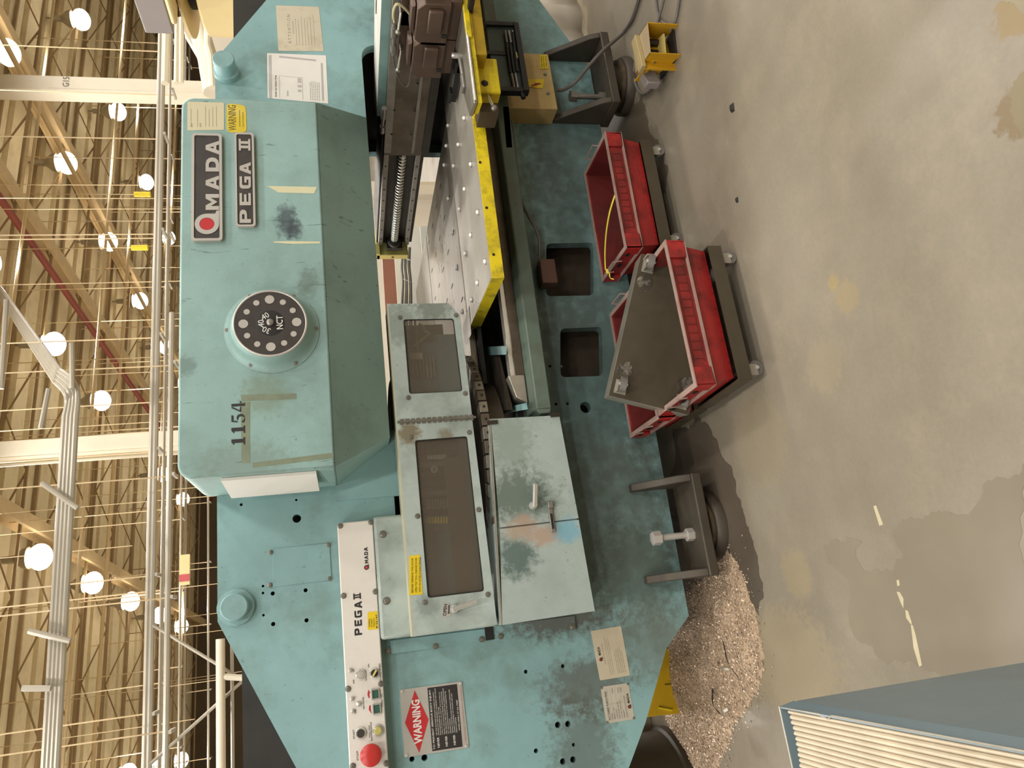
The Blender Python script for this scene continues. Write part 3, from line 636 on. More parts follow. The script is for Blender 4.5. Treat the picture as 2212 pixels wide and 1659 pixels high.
# white control panel -----------------------------------------
PY_ = 3.04
P = [XZ(728,1130,PY_), XZ(805,1122,PY_), XZ(842,1659,PY_), XZ(752,1659,PY_)]
zt_, zb2 = P[0][1], P[1][1]; pxr = P[0][0]; pxl = -.62
CP = MB().prism(rrect(pxl, pxr, zb2, zt_, .012), 'y', PY_, FY).build('control_panel', WHITEM, PR, bevel=.004)
for q_ in ((735,1136), (801,1128), (742,1287), (811,1278), (752,1488), (823,1477), (762,1655), (834.7,1649)): screw(*q_, PY_, .0075, CP)
a = XZ(791, 1226, PY_); R = .0085*1.05; zb3 = XZ(796.5, 1226, PY_)[1]
logo_a(a[0], zb3+R, R, R*.62, PY_-.0005, INK, paint('pink_red', 'c44058', .5, bump=0), CP, zb3, a[0]+R*1.28)
for ch, (ya, yb) in zip('MADA', ((1217,1209.5), (1208,1200.5), (1199,1191.5), (1190.5,1182))): block(ch, XZ(791,ya,PY_)[0], XZ(791,yb,PY_)[0], zb3, XZ(787,1200,PY_)[1], PY_, INK, CP, .001)
for ch, (ya, yb) in zip('PEGA', ((1372,1357), (1352,1339), (1334,1319), (1314,1299))): block(ch, XZ(775,ya,PY_)[0], XZ(775,yb,PY_)[0], XZ(782,ya,PY_)[1], XZ(766,ya,PY_)[1], PY_, INK, CP, .001)
xa, xb, za, zb_ = XZ(775,1294,PY_)[0], XZ(775,1281,PY_)[0], XZ(779.5,1288,PY_)[1], XZ(763,1288,PY_)[1]
block('II', xa, xb, za, zb_, PY_, INK, CP, .001)
def plabel(s, x, ya, yb, h, m=INKG, Y=PY_, par=CP):
    z = XZ(x, (ya+yb)/2, Y)[1]; text(s, XZ(x, ya, Y)[0], XZ(x, yb, Y)[0], z-h/2, z+h/2, Y, m, par)
plabel('ON', 764, 1452, 1445, .005); plabel('OFF', 764, 1477, 1468, .005); plabel('DATA KEY', 790, 1470, 1446, .005)
plabel('HIGH', 796, 1442, 1434, .004); plabel('TURRET SPEED', 821, 1471, 1433, .006); plabel('TURRET NO', 825, 1527, 1499, .006)
plabel('1/', 767, 1507, 1503, .004); plabel('NIB STROKE', 785, 1532, 1506, .005); plabel('PRG', 768, 1541, 1532, .005)
plabel('START', 764, 1596, 1576, .006); plabel('TOOL HOLE', 798, 1594, 1567, .005); plabel('MAINTENANCE', 802, 1600, 1560, .005); plabel('STOP', 772, 1643, 1622, .006)
def disc(nm, x, y, prof, m, n=20, Y=PY_, par=CP):
    c = aY(x, y, Y); return MB().lathe(prof, (c.x, Y, c.z), (0, -1, 0), n).build(nm, m, par)
disc('key_switch_bezel', 779, 1457, [(.019, 0), (.019, .004), (.015, .009), (.013, .009)], CHROME)
disc('key_switch', 779, 1457, [(.013, .006), (.013, .011), (.005, .012)], PLW)
disc('selector_bezel', 808.7, 1454, [(.019, 0), (.019, .004), (.015, .009), (.013, .009)], CHROME)
disc('selector_switch', 808.7, 1454, [(.013, .006), (.013, .015), (.011, .017)], BLACK)
c = aY(808.7, 1454, PY_); MB().hexa([(c.x-.012, PY_-.028, c.z+.004), (c.x+.009, PY_-.028, c.z-.01), (c.x+.012, PY_-.015, c.z-.006), (c.x-.009, PY_-.015, c.z+.008), (c.x-.009, PY_-.028, c.z+.008), (c.x+.012, PY_-.028, c.z-.006), (c.x+.013, PY_-.015, c.z-.004), (c.x-.008, PY_-.015, c.z+.01)]).build('selector_lever', PALEY, CP)
for q_ in ((756.5,1448), (760,1509.5), (761.6,1536)): disc('indicator', *q_, [(.0075, 0), (.0075, .006), (.005, .009), (.001, .01)], PLW, 14)
disc('toggle', 775, 1520, [(.009, 0), (.009, .005), (.005, .006), (.004, .016), (.001, .017)], CHROME, 14)
for (x, y) in ((811,1499), (813.7,1531)):
    c = aY(x, y, PY_); q = plate('button_bezel', [rrect(c.x-.019, c.x+.019, c.z-.015, c.z+.015, .003), rrect(c.x-.014, c.x+.014, c.z-.011, c.z+.011, .001)], PY_-.008, PY_, CHROME, CP, bevel=.001)
    MB().box(c.x-.014, c.x+.014, PY_-.005, PY_, c.z-.011, c.z+.011).build('green_button', paint('button_green', '2f5a4c', .4), CP, bevel=.001)
c1 = aY(796, 1500, PY_); MB().prism([(c1.x-.014, c1.z-.003), (c1.x+.004, c1.z-.003), (c1.x+.004, c1.z-.007), (c1.x+.016, c1.z+.0), (c1.x+.0, c1.z+.004), (c1.x-.012, c1.z+.001)], 'y', PY_-.001, PY_).build('red_arrow', REDI, CP)
c1 = aY(799, 1532, PY_); MB().prism([(c1.x+.014, c1.z-.003), (c1.x-.004, c1.z-.003), (c1.x-.016, c1.z-.005), (c1.x-.002, c1.z+.004), (c1.x+.012, c1.z+.002)], 'y', PY_-.001, PY_).build('red_arrow', REDI, CP)
disc('start_button_bezel', 779, 1583.5, [(.021, 0), (.021, .005), (.017, .011), (.0145, .011)], CHROME)
disc('start_button', 779, 1583.5, [(.0145, .006), (.0145, .012), (.013, .014)], PLB)
disc('lamp_bezel', 816.6, 1577.6, [(.021, 0), (.021, .005), (.017, .010), (.0145, .010)], CHROME)
disc('yellow_lamp', 816.6, 1577.6, [(.0145, .006), (.0145, .012), (.012, .015)], paint('lamp_yellow', 'b8b06a', .3))
disc('stop_stem', 801, 1629, [(.018, 0), (.018, .02)], CHROME)
disc('stop_button', 801, 1629, [(.02, .016), (.036, .02), (.039, .026), (.038, .034), (.030, .040), (.012, .043)], REDB, 32)
o, M = label('asset_sticker', ((794,1361), (794,1322), (815,1320), (817,1359)), STY, CP, PY_, lab='yellow asset number sticker')
for s_, v in (('UNIVERSAL', .78), ('FOREST', .56), ('PRODUCTS', .34)): tx(s_, M, .15, .62, v, v+.12, INK, o)
tx('# 55147', M, .05, .82, .06, .24, INK, o, .01)

# grey-green housing strip behind the door, and flanges
HS = MB().box(-.055, .415, 3.03, FY, 1.31, 1.46).build('turret_housing', DOORM, PR, bevel=.012)
for q_ in ((827,1154), (835,1298)): screw(*q_, 3.03, .010, HS)
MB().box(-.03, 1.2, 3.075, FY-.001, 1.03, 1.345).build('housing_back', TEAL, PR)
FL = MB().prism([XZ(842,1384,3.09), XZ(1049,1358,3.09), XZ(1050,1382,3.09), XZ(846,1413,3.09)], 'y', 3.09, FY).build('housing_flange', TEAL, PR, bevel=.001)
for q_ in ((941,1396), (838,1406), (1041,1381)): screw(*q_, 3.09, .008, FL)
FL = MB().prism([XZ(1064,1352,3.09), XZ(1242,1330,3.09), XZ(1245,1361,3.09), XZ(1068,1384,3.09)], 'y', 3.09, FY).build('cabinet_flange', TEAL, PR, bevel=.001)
for q_ in ((1082,1374), (1236,1354)): screw(*q_, 3.09, .008, FL)
MB().box(XZ(1050,1372,3.095)[0]-.02, XZ(1050,1340,3.095)[0], 3.085, 3.095, XZ(1062,1350,3.09)[1]-.004, XZ(1050,1350,3.09)[1]+.008).build('gap_shadow_plate', BLACK, PR)

# turret (upper and lower discs) -------------------------------
TCX, TCY = .66, 3.50
UT = MB().lathe([(.47, 1.09), (.50, 1.10), (.50, 1.155), (.47, 1.16), (.47, 1.2), (.5, 1.21), (.5, 1.31), (.45, 1.33)], (TCX, TCY, 0), (0, 0, 1), 64).build('upper_turret', BROWNI, PR)
for k in range(40):
    a = -PI+PI*(k+.5)/40; r = .505; c = Vector((TCX+r*math.cos(a), TCY+r*math.sin(a), 0)); d = Vector((math.cos(a), math.sin(a), 0))
    if c.y > 3.06: continue
    MB().cyl((c.x, c.y, 1.1), (c.x, c.y, 1.3), .014, 8).build('tool_holder', STEELD if k % 3 else DULLM, UT)
LT = MB().lathe([(.42, .86), (.42, .945), (.535, .948), (.53, .955), (.53, .975), (.50, .985)], (TCX, TCY, 0), (0, 0, 1), 72).build('lower_turret', STEELB, PR)
for k in range(22):
    a = -PI*.86+PI*.74*(k)/21; r0, r1 = .49, .552; da = .052
    pts = [(TCX+r*math.cos(a+s*da), TCY+r*math.sin(a+s*da)) for r, s in ((r0, -.94), (r1, -.94), (r1, 0), (r1, .94), (r0, .94))]
    o = MB().prism(pts, 'z', .955, .992).build('die_segment', STEELT if k % 2 else STEELB, LT, bevel=.002)
    b = Vector((TCX+.5535*math.cos(a), TCY+.5535*math.sin(a), .972))
    MB().cyl(b, b+Vector((math.cos(a), math.sin(a), 0))*.001, .006, 8).build('die_screw', BLACK, LT)
Yw = 3.04
MB().box(.94, 1.30, 3.20, 3.205, 1.08, 1.34).build('magazine_back', BROWNI, PR)
a_, b_ = aY(887, 760, Yw), aY(912, 722, Yw); MB().box(a_.x, aY(900, 690, Yw).x, Yw, Yw+.03, a_.z-.035, a_.z-.028).build('magazine_bar', PALEY, PR)
a_, b_ = aY(887, 778, Yw), aY(912, 763, Yw); MB().box(a_.x, b_.x, Yw-.01, Yw, b_.z, a_.z).build('magazine_plate', paint('bright_plate', 'e9dcc0', .4), PR)
MB().tube(bez([aY(904,700,Yw), aY(914,706,Yw), aY(918,715,Yw), aY(926,722,Yw), aY(890,750,Yw)], 5), .006, 6).build('magazine_hose', PALEY, PR)
MB().box(aY(890,735,Yw).x, aY(890,706,Yw).x, Yw+.01, Yw+.05, aY(935,720,Yw).z, aY(890,720,Yw).z).build('magazine_block', paint('magazine_brown', '6a5d45', .5), PR)
for k in range(7):
    a_ = aY(888+k*8, 812, Yw); MB().cyl((a_.x, Yw+.03, a_.z-.012), (a_.x+.09, Yw+.03, a_.z-.012), .006, 8).build('magazine_slot', DULLM, PR)
# red tool label, numbers and yellow marks behind the window
def wt(s, x0_, x1_, z, h, m): text(s, x0_, x1_, z-h/2, z+h/2, 2.985, m, UT, bold=.02)
wt('000000', *[XZ(942, q_, 2.985)[0] for q_ in (989, 984)], 1.22, .05, PLW) if False else None
for i, x in enumerate(range(925, 962, 6)):
    c = aY(x, 986, 2.985); MB().box(c.x-.012, c.x+.012, 2.983, 2.985, c.z-.005, c.z+.005).build('tool_number', PLW, UT)
for i, x in enumerate(range(920, 964, 6)):
    c = aY(x+2, 1124, 2.985); MB().prism([(c.x-.014, c.z-.004), (c.x+.012, c.z-.006), (c.x+.014, c.z), (c.x-.012, c.z+.004)], 'y', 2.982, 2.985).build('yellow_mark', STY, UT)
c = aY(938, 1014, 2.985); MB().lathe([(.015, 0), (.015, .002)], (c.x, 2.985, c.z), (0, -1, 0), 20).build('station_disc', PLW, UT); text('02', c.x-.009, c.x+.009, c.z-.007, c.z+.007, 2.983, INK, UT, bold=.02)
c = aY(905, 970, 2.985); MB().box(c.x-.03, c.x+.05, 2.983, 2.985, c.z-.02, c.z+.005).build('red_tag', paint('tag_dark_red', '7a1f22', .5), UT)
q = MB()
for x in range(922, 968, 6):
    for (ya, yb) in ((1078, 1100), (1138, 1146)):
        c = aY(x, ya, 2.985); d = aY(x, yb, 2.985); q.box(d.x, c.x, 2.982, 2.985, c.z-.003, c.z+.003)
q.build('tool_ridges', DULLM, UT)
q = MB().box(.05, .62, 2.975, 2.98, 1.085, 1.165); q.build('turret_guard', paint('guard_brown', '5c5140', .5, metal=.3), PR)

# window doors -------------------------------------------------
DOORY = 2.93
def D(x, y): return XZ(x, y, DOORY)
win1 = rquad([D(871,690), D(980,688), D(999,845), D(884,851)][::-1], .012)
win2 = rquad([D(896,951), D(1009,942), D(1046,1277), D(924,1292)][::-1], .012)
GL = glass('smoky_window_reflection', '6b6255', .2, .42)  # the lighter grey of the tint also paints in the hall's reflection
def wdoor(nm, outline, win, lab):
    d = plate(nm, [outline, win], DOORY, DOORY+.012, DOORM, PR, bevel=.002); d['label'] = lab
    g = MB().prism(win, 'y', DOORY+.008, DOORY+.011).build('window_pane', GL, d)
    plate('window_gasket', [win, [( (p[0]-sum(q[0] for q in win)/len(win))*.985+sum(q[0] for q in win)/len(win), (p[1]-sum(q[1] for q in win)/len(win))*.97+sum(q[1] for q in win)/len(win)) for p in win]], DOORY+.002, DOORY+.008, BLACK, d)
    return d
zT = D(858,910)[1]
d1 = wdoor('turret_door', [D(1020,901), D(994,681), D(969,655), (D(843,656)[0], zT), (D(858,910)[0], zT)], win1, 'short grey-green hinged panel with smoky window, right of the hinge')
d2 = wdoor('turret_door', [D(1074,1349), D(1020,905), (D(858,914)[0], zT), (D(888,1376)[0], zT)], win2, 'long grey-green door with smoky window and chrome handle')
MB().box(D(888,1376)[0], D(843,656)[0], DOORY, 3.07, zT, zT+.006).build('door_top_lip', paint('door_edge', 'b4b29a', .4, var=.1, dirt='8c8560', dirt_amt=.5), PR)
MB().box(D(888,1376)[0], D(888,1376)[0]+.01, DOORY+.012, 3.07, 1.03, zT).build('door_side', DOORM, PR)
MB().box(D(843,656)[0]-.01, D(843,656)[0], DOORY+.012, 3.02, 1.1, zT).build('door_side', DOORM, PR)
MB().box(D(843,656)[0]-.12, D(843,656)[0]-.01, DOORY+.02, 3.07, zT-.05, zT-.01).build('lamp_bracket', PALEY, PR)
hx = D(940, 907)[0]; q = MB().cyl((hx, DOORY-.003, 1.02), (hx, DOORY-.003, zT), .0055, 10); h = q.build('piano_hinge', SCREW, PR)
for k in range(14): MB().box(hx-.012, hx+.012, DOORY-.002, DOORY, 1.03+k*.022, 1.045+k*.022).build('hinge_leaf', SCREW, h)
for q_ in ((864,686), (985,681), (1005,850), (882,859)): screw(*q_, DOORY, .007, d1)
for q_ in ((888,945), (1014,934), (902,1115), (1034,1101), (918,1301), (1054,1284)): screw(*q_, DOORY, .007, d2)
o, M = label('caution_label', ((884,1286), (884,1201), (907,1198), (913,1284)), STY, PR, DOORY, lab='yellow caution label with three lines')
for s_, v in (('BEFORE OPENING THIS DOOR', .70), ('OPEN THE TOOL CHANGE DOOR', .42), ('WITH AN INTERLOCKING DEVICE', .14)): tx(s_, M, .06, .94, v, v+.14, INK, o)
o, M = label('open_plate', ((954,1333), (957,1303), (972,1303), (974,1332)), ALU, PR, DOORY, r=.001)
tx('OPEN', M, .08, .92, .52, .9, INK, o, .02)
MB().prism([tuple((M @ Vector((a_, 0, b_)))[i] for i in (0, 2)) for a_, b_ in ((.2, .3), (.3, .12), (.3, .22), (.85, .28), (.85, .4), (.3, .34), (.3, .44))], 'y', DOORY-.002, DOORY-.001).build('arrow', INK, o)
def lever(x, y, tip, Y, par):
    c = aY(x, y, Y); t_ = aY(*tip, Y-.035); q = MB().lathe([(.018, 0), (.018, .006), (.014, .012), (.012, .03), (.010, .034)], (c.x, Y, c.z), (0, -1, 0), 20)
    a_ = Vector((c.x, Y-.03, c.z)); b_ = Vector((t_.x, Y-.04, t_.z)); d_ = b_-a_
    q.tube([a_-d_*.12, a_, a_+d_*.3, a_+d_*.6, a_+d_*.85, b_], .010, 10)
    o = q.build('lever_handle', CHROME, par)
    return o
lever(982, 1315, (1029, 1299), DOORY, d2)

# lower cabinet ------------------------------------------------
CY = 2.88
def Cb(x, y, Y=CY): return XZ(x, y, Y)
body = [Cb(1060,905), Cb(1208,897), Cb(1285,1320), Cb(1085,1350)]
pts = [body[0], body[1], body[2], body[3]]
CAB = MB().loft([(p[0], CY+.014, p[1]) for p in pts], [(p[0], FY, p[1]) for p in pts]).build('die_cabinet', CABM, PR, bevel=.002)
sT, sB = Cb(1080,1141), Cb(1250,1121); g = .003
dr = plate('cabinet_door', [[(sT[0]+g, sT[1]), (sB[0]+g, sB[1]), body[1], body[0]]], CY, CY+.014, CABM, PR, bevel=.002); dr['label'] = 'right cabinet door with chrome lever'
dl = plate('cabinet_door', [[body[3], body[2], (sB[0]-g, sB[1]), (sT[0]-g, sT[1])]], CY, CY+.014, CABM, PR, bevel=.002); dl['label'] = 'left cabinet door with worn primer patch'
MB().box(body[3][0], body[0][0], CY-.004, CY+.002, body[0][1]-.001, body[0][1]+.004).build('bright_edge', GALV, PR) if False else None
q = MB().loft([(body[3][0], CY, body[3][1]), (body[0][0], CY, body[0][1]), (body[0][0], CY+.02, body[0][1])], [(body[3][0], CY, body[3][1]+.003), (body[0][0], CY, body[0][1]+.003), (body[0][0], CY+.02, body[0][1]+.003)])
MB().loft([(body[3][0], CY-.001, body[3][1]), (body[0][0], CY-.001, body[0][1]), (body[0][0], CY-.001, body[0][1]+.005), (body[3][0], CY-.001, body[3][1]+.005)], [(body[3][0], CY+.016, body[3][1]), (body[0][0], CY+.016, body[0][1]), (body[0][0], CY+.016, body[0][1]+.005), (body[3][0], CY+.016, body[3][1]+.005)]).build('bright_edge', GALV, PR)
lever(1152, 1092, (1156, 1046), CY, dr)
c = aY(1190, 1115, CY); a_, b_ = aY(1190, 1150, CY), aY(1190, 1082, CY)
q = MB().box(a_.x, b_.x, CY-.010, CY, c.z-.009, c.z+.009); ht = q.build('hasp', DULLM, PR, bevel=.002)
MB().box(a_.x+.012, (a_.x+b_.x)/2+.01, CY-.012, CY-.009, c.z-.004, c.z+.004).build('hasp_slot', BLACK, ht)
MB().box(b_.x-.03, b_.x-.004, CY-.022, CY-.009, c.z-.011, c.z+.011).build('hasp_knuckle', DULLM, ht, bevel=.003)
for (x, y) in ((1060,915), (1195,899)):
    c = aY(x, y, CY); MB().box(c.x-.004, c.x+.012, CY-.006, CY+.01, c.z-.028, c.z+.012).build('cabinet_hinge', STEELD, CAB)
# brown deck tray between turret and cabinet
MB().prism([(-.05, 2.9), (.36, 2.9), (.36, 2.97), (.33, 3.0), (-.05, 3.08)], 'z', .985, .992).build('chip_tray', STEELB, PR)
MB().box(-.05, .36, 2.895, 2.9, .96, .997).build('tray_lip', STEELT, PR)
q = aZ(1076, 1215, .993); MB().cyl((q.x, q.y, .9925), (q.x, q.y, .9935), .014, 12).build('tray_hole', BLACK, PR)

# left cheek rails etc. inside the gap right of the cabinet
MB().box(.72, 1.28, 3.085, 3.098, .74, .80).build('gap_back', DARK, PR)
MB().hexa([aZ(1108,885,.83), aZ(1045,890,.83), aZ(1040,765,.83), aZ(1080,770,.83), aZ(1108,885,.85), aZ(1045,890,.85), aZ(1040,765,.85), aZ(1080,770,.85)]).build('die_block', STEELB, PR)
for (x, y) in ((1058,808), (1066,842)):
    c = aZ(x, y, .851); MB().cyl((c.x, c.y, .85), (c.x, c.y, .853), .020, 16).build('die_plug', DULLM, PR)
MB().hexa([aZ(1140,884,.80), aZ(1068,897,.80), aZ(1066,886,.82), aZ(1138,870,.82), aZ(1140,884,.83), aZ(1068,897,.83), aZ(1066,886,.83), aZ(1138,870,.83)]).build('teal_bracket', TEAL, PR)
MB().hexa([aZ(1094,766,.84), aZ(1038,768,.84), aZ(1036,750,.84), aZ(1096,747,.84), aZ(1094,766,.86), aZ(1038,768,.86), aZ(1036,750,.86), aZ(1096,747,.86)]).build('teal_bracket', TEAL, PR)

BEAMT = paint('beam_worn_green', '5b6a5e', .5, var=.12, scale=6, dirt='4a463a', dirt_amt=.7, dirt_scale=6, speck='a59a80', speck_amt=.2)
# travel rail under the table -----------------------------------
BY = 2.9
zt3, zf, zb4 = .80, .765, .70
bx0 = XZ(1170,893,BY)[0]
BM = MB().prism([(2.9+.0, zb4), (2.9, zf-.004), (2.905, zf), (3.03, zf+.012), (3.1, zf+.012), (3.1, zb4)], 'x', bx0+.02, 3.35).build('travel_beam', BEAMT, PR, bevel=.004)
MB().prism([(bx0, zb4+.01), (bx0, zf-.012), (bx0+.02, zf), (bx0+.02, zb4)], 'y', 2.9, 3.1).build('beam_end', BEAMT, BM, bevel=.003)
MB().box(bx0+.10, 3.3, 2.985, 3.06, zf+.01, zf+.05).build('guide_base', STEELB, PR)
MB().box(bx0+.18, 3.3, 2.995, 3.01, zf+.05, zf+.07).box(bx0+.18, 3.3, 3.035, 3.05, zf+.05, zf+.07).build('guide_rail', CHROME, PR)
MB().prism([(bx0+.07, zf+.012), (bx0+.2, zf+.012), (bx0+.2, zf+.085), (bx0+.1, zf+.06)], 'y', 2.98, 3.065).build('rail_stop', GALV, PR, bevel=.003)
MB().tube(bez([aY(1105,260,2.98), aY(1118,380,2.98), aY(1128,440,2.98), aY(1160,500,3.02), aY(1166,540,3.04), aY(1163,575,3.06)], 5), .008, 8).build('rail_hose', CABLE, PR)
a_, b_ = aY(1160,570,3.07), aY(1200,620,3.07); MB().box(b_.x, a_.x, 3.02, 3.09, b_.z, a_.z).build('limit_switch_bracket', paint('bracket_brown', '5d4136', .5, metal=.3), PR, bevel=.003)

# tables ---------------------------------------------------------
TZ = .95
CT = MB().box(.98, 2.45, 3.257, 4.42, TZ-.03, TZ).build('centre_table', STEELT, PR, bevel=.002)
MB().box(1.0, 2.45, 3.2, 4.5, TZ-.05, TZ-.032).build('table_web', BLACK, PR)
MB().box(1.1, 2.45, 4.44, 5.6, TZ-.03, TZ).build('far_table', STEELT, PR, bevel=.002)
WG = MB().prism([(1.262, 2.635), (3.5, 2.635), (3.5, 3.235), (1.285, 3.235)], 'z', TZ-.012, TZ).build('table_wing', STEELW, PR)
E1 = MB()
E1.prism([(1.257, 2.629), (2.0, 2.629), (2.0, 2.64), (1.27, 2.64), (1.30, 3.235), (1.285, 3.235)], 'z', TZ-.052, TZ-.002).build('yellow_edge', YEL, PR)
for q_ in ((1037,351), (1051,449), (1066,550)):
    c = aY(*q_, 2.629); MB().cyl((c.x, 2.6285, c.z), (c.x, 2.627, c.z), .006, 10).build('edge_hole', BLACK, PR)
me_ball = None; me_sock = None; me_slot = None
balls = [(992,312.5), (965.6,315), (961,356.6), (981.8,358.6), (1019,355), (1005.4,408.5), (993.8,452), (1034,458.6), (1018.7,508), (1006.6,548), (1050,565), (1033,611), (1020,648), (970,429), (979,503), (988,579), (999.4,674.4), (1005,255), (969.6,271), (978,218)]
slots = [(710,430), (672,610), (640,780), (745,710), (705,890), (670,1040), (608,930), (780,1015), (637,1180), (737,1170), (700,1315), (815,1320), (665,1430), (770,1450), (905,1440), (858,1150), (825,842), (788,535)]
for (x, y) in balls:
    c = aZ(x, y, TZ)
    if me_ball is None:
        o = MB().ball((0, 0, 0), .010, 10).build('transfer_ball', paint('ball_bright', 'f4f0e6', .25, bump=0)); me_ball = o.data; s_ = MB().lathe([(.014, -.002), (.014, .0012), (.008, .002)], (0, 0, 0), (0, 0, 1), 14).build('ball_socket', DULLM); me_sock = s_.data
    else:
        o = bpy.data.objects.new('transfer_ball', me_ball); s_ = bpy.data.objects.new('ball_socket', me_sock); C.objects.link(o); C.objects.link(s_)
    par = CT if c.y > 3.24 else WG; off = rootorg(par)
    for k_ in (o, s_): k_.parent = par; k_.location = Vector((c.x, c.y, TZ+(.004 if k_ is o else 0)))-off
for (x, y) in slots:
    c = aZ(x/4.148+780, y/4.148+300, TZ)
    if me_slot is None:
        q = MB(); q.prism([(.006*math.cos(a), .034*math.sin(a)) for a in [2*PI*i/12 for i in range(12)]], 'z', 0, .0015); o = q.build('brush_slot', BLACK); me_slot = o.data
    else: o = bpy.data.objects.new('brush_slot', me_slot); C.objects.link(o)
    o.parent = CT; o.location = Vector((c.x, c.y, TZ))-rootorg(CT)
# insert plate near the turret
MB().hexa([aZ(1006,745,TZ-.01), aZ(998,712,TZ-.01), aZ(1013,660,TZ-.01), aZ(1018,722,TZ-.01), aZ(1006,745,TZ+.002), aZ(998,712,TZ+.002), aZ(1013,660,TZ+.002), aZ(1018,722,TZ+.002)]).build('insert_plate', STEELT, PR)
# second wing plate with sensor and yellow blocks
W2 = MB().prism([(1.86, 2.345), (3.6, 2.345), (3.6, 2.75), (2.05, 2.52), (1.88, 2.45)], 'z', .985, 1.0).build('side_plate', STEELT, PR, bevel=.003)
MB().prism([(1.868, 2.352), (3.6, 2.352), (3.6, 2.74), (2.05, 2.51), (1.886, 2.445)], 'z', .964, .985).build('side_plate_base', YEL, PR, bevel=.003)
ax_ = aZ(1005.6, 93, 1.0).x
MB().cyl((1.87, 2.342, .993), (2.19, 2.342, .993), .0045, 10).build('bright_rail', CHROME, PR)
MB().box(2.17, 3.6, 2.338, 2.36, .974, .998).build('yellow_trim', YEL, PR, bevel=.004)
YB = 2.44
a_, b_ = aY(1025,124,YB), aY(1083,200,YB)
blk = MB().box(b_.x, a_.x, YB, 2.62, b_.z, a_.z).build('yellow_block', YELC, PR, bevel=.006)
c = aY(1047,180,YB); MB().lathe([(.015, 0), (.015, .001), (.009, .0015), (.004, .004)], (c.x, YB, c.z), (0, -1, 0), 16).build('block_socket', STEELD, blk)
for q_, r_ in (((1033,180), .008), ((1026,139), .007)):
    c = aY(*q_, YB); MB().cyl((c.x, YB, c.z), (c.x, YB-.0012, c.z), r_, 12).build('block_hole', BLACK, blk)
MB().box(b_.x-.004, b_.x, YB+.01, 2.60, b_.z+.005, a_.z-.005).build('block_end', YELO, blk)
MB().box(b_.x-.05, b_.x-.004, YB+.06, 2.60, b_.z+.005, a_.z-.01).build('lever_base', BROWNI, PR)
c = aY(1052, 203, YB+.02); e = aY(1067, 233, YB-.02)
q = MB().cyl(c, e, .006, 10); q.build('lever_rod', CHROME, PR); MB().ball(e, .013, 12).build('lever_knob', DULLM, PR)
a_, b_ = aY(1005,60,2.36), aY(1053,118,2.36)
MB().box(b_.x, 3.6, 2.36, 2.60, b_.z, .974).build('yellow_bar', YELO, PR, bevel=.004)
# sensor on the side plate
c = aZ(988, 120, 1.0); MB().lathe([(.012, 0), (.012, .02), (.009, .025)], (c.x, c.y, 1.0), (0, 0, 1), 16).build('knob', CHROME, PR)
a_, b_ = aZ(992, 122, 1.01), aZ(998, 160, 1.01); MB().cyl(a_, b_, .004, 8).build('sensor_rod', CHROME, PR)
q = aZ(1003, 178, 1.0); MB().box(q.x-.04, q.x+.045, q.y-.022, q.y+.02, 1.0, 1.012).build('sensor_pad', DULLM, PR, bevel=.003)

# carriage across the table ---------------------------------------
CX = 2.5
def K(x, y, X=CX): p = aX(x, y, X); return (p.y, p.z)
MB().box(CX, CX+.28, 2.15, 4.62, 1.03, 1.27).build('carriage_beam', STEELD, PR)
for zz, h_ in ((1.245, .030), (1.068, .030)):
    MB().box(CX-.035, CX, 3.0, 4.6, zz-h_/2, zz+h_/2).build('linear_rail', DULLM, PR, bevel=.003)
    for k in range(9): MB().cyl((CX-.0365, 3.55+.12*k, zz), (CX-.035, 3.55+.12*k, zz), .006, 8).build('rail_bolt', BLACK, PR)
zs_ = K(865, 430)[1]
n_ = 34; prof = []
for k in range(n_):
    y_ = 1.05*k/n_; prof += [(.017, y_), (.026, y_+.008), (.026, y_+.018), (.017, y_+.026)]
MB().lathe(prof, (CX-.03, 3.55, 1.155), (0, 1, 0), 12).build('ball_screw', CHROME, PR, angle=20)
MB().lathe([(.03, 0), (.045, .01), (.045, .05), (.03, .06)], (CX-.035, 4.52, 1.155), (0, 1, 0), 20).build('screw_bearing', STEELD, PR)
MB().box(CX-.08, CX, 4.56, 4.60, 1.10, 1.21).build('bearing_block', STEELD, PR, bevel=.004)
MB().box(CX-.1, CX+.1, 4.62, 4.68, 1.06, 1.275).box(CX-.1, CX-.02, 4.60, 4.68, 1.25, 1.285).build('end_bracket', PALEY, PR, bevel=.004)
q = aX(846, 548, CX-.1)
MB().cyl((CX-.101, 4.65, 1.165), (CX-.099, 4.65, 1.165), .01, 12).build('bracket_hole', BLACK, PR)
# saddle
SD = MB().box(CX-.06, CX, 2.05, 3.53, 1.055, 1.262).build('saddle', STEELB, PR, bevel=.004)
MB().box(CX-.066, CX-.058, 2.05, 3.5, 1.225, 1.262).box(CX-.066, CX-.058, 2.05, 3.5, 1.10, 1.115).build('saddle_strip', DULLM, PR)
MB().box(CX-.07, CX-.05, 2.1, 3.5, 1.02, 1.058).build('saddle_apron', STEELD, PR)
for q_ in ((852,238), (846,290), (902,180), (896,240), (888,290)):
    c = aX(*q_, CX-.066); MB().cyl((CX-.068, c.y, c.z), (CX-.066, c.y, c.z), .006, 10).build('saddle_bolt', BLACK, SD)
# top cover
MB().prism([(CX+.0, 1.9), (CX+.55, 1.9), (CX+.2, 3.42), (CX+.0, 3.27)], 'z', 1.298, 1.302).build('cover_top', WHITEM, PR)
MB().box(CX-.005, CX+.003, 1.9, 3.27, 1.262, 1.302).build('cover_side', TEALC, PR)
MB().cyl((CX+.25, 2.4, 1.305), (CX+.2, 2.8, 1.305), .003, 6).build('cover_rod', SCREW, PR)
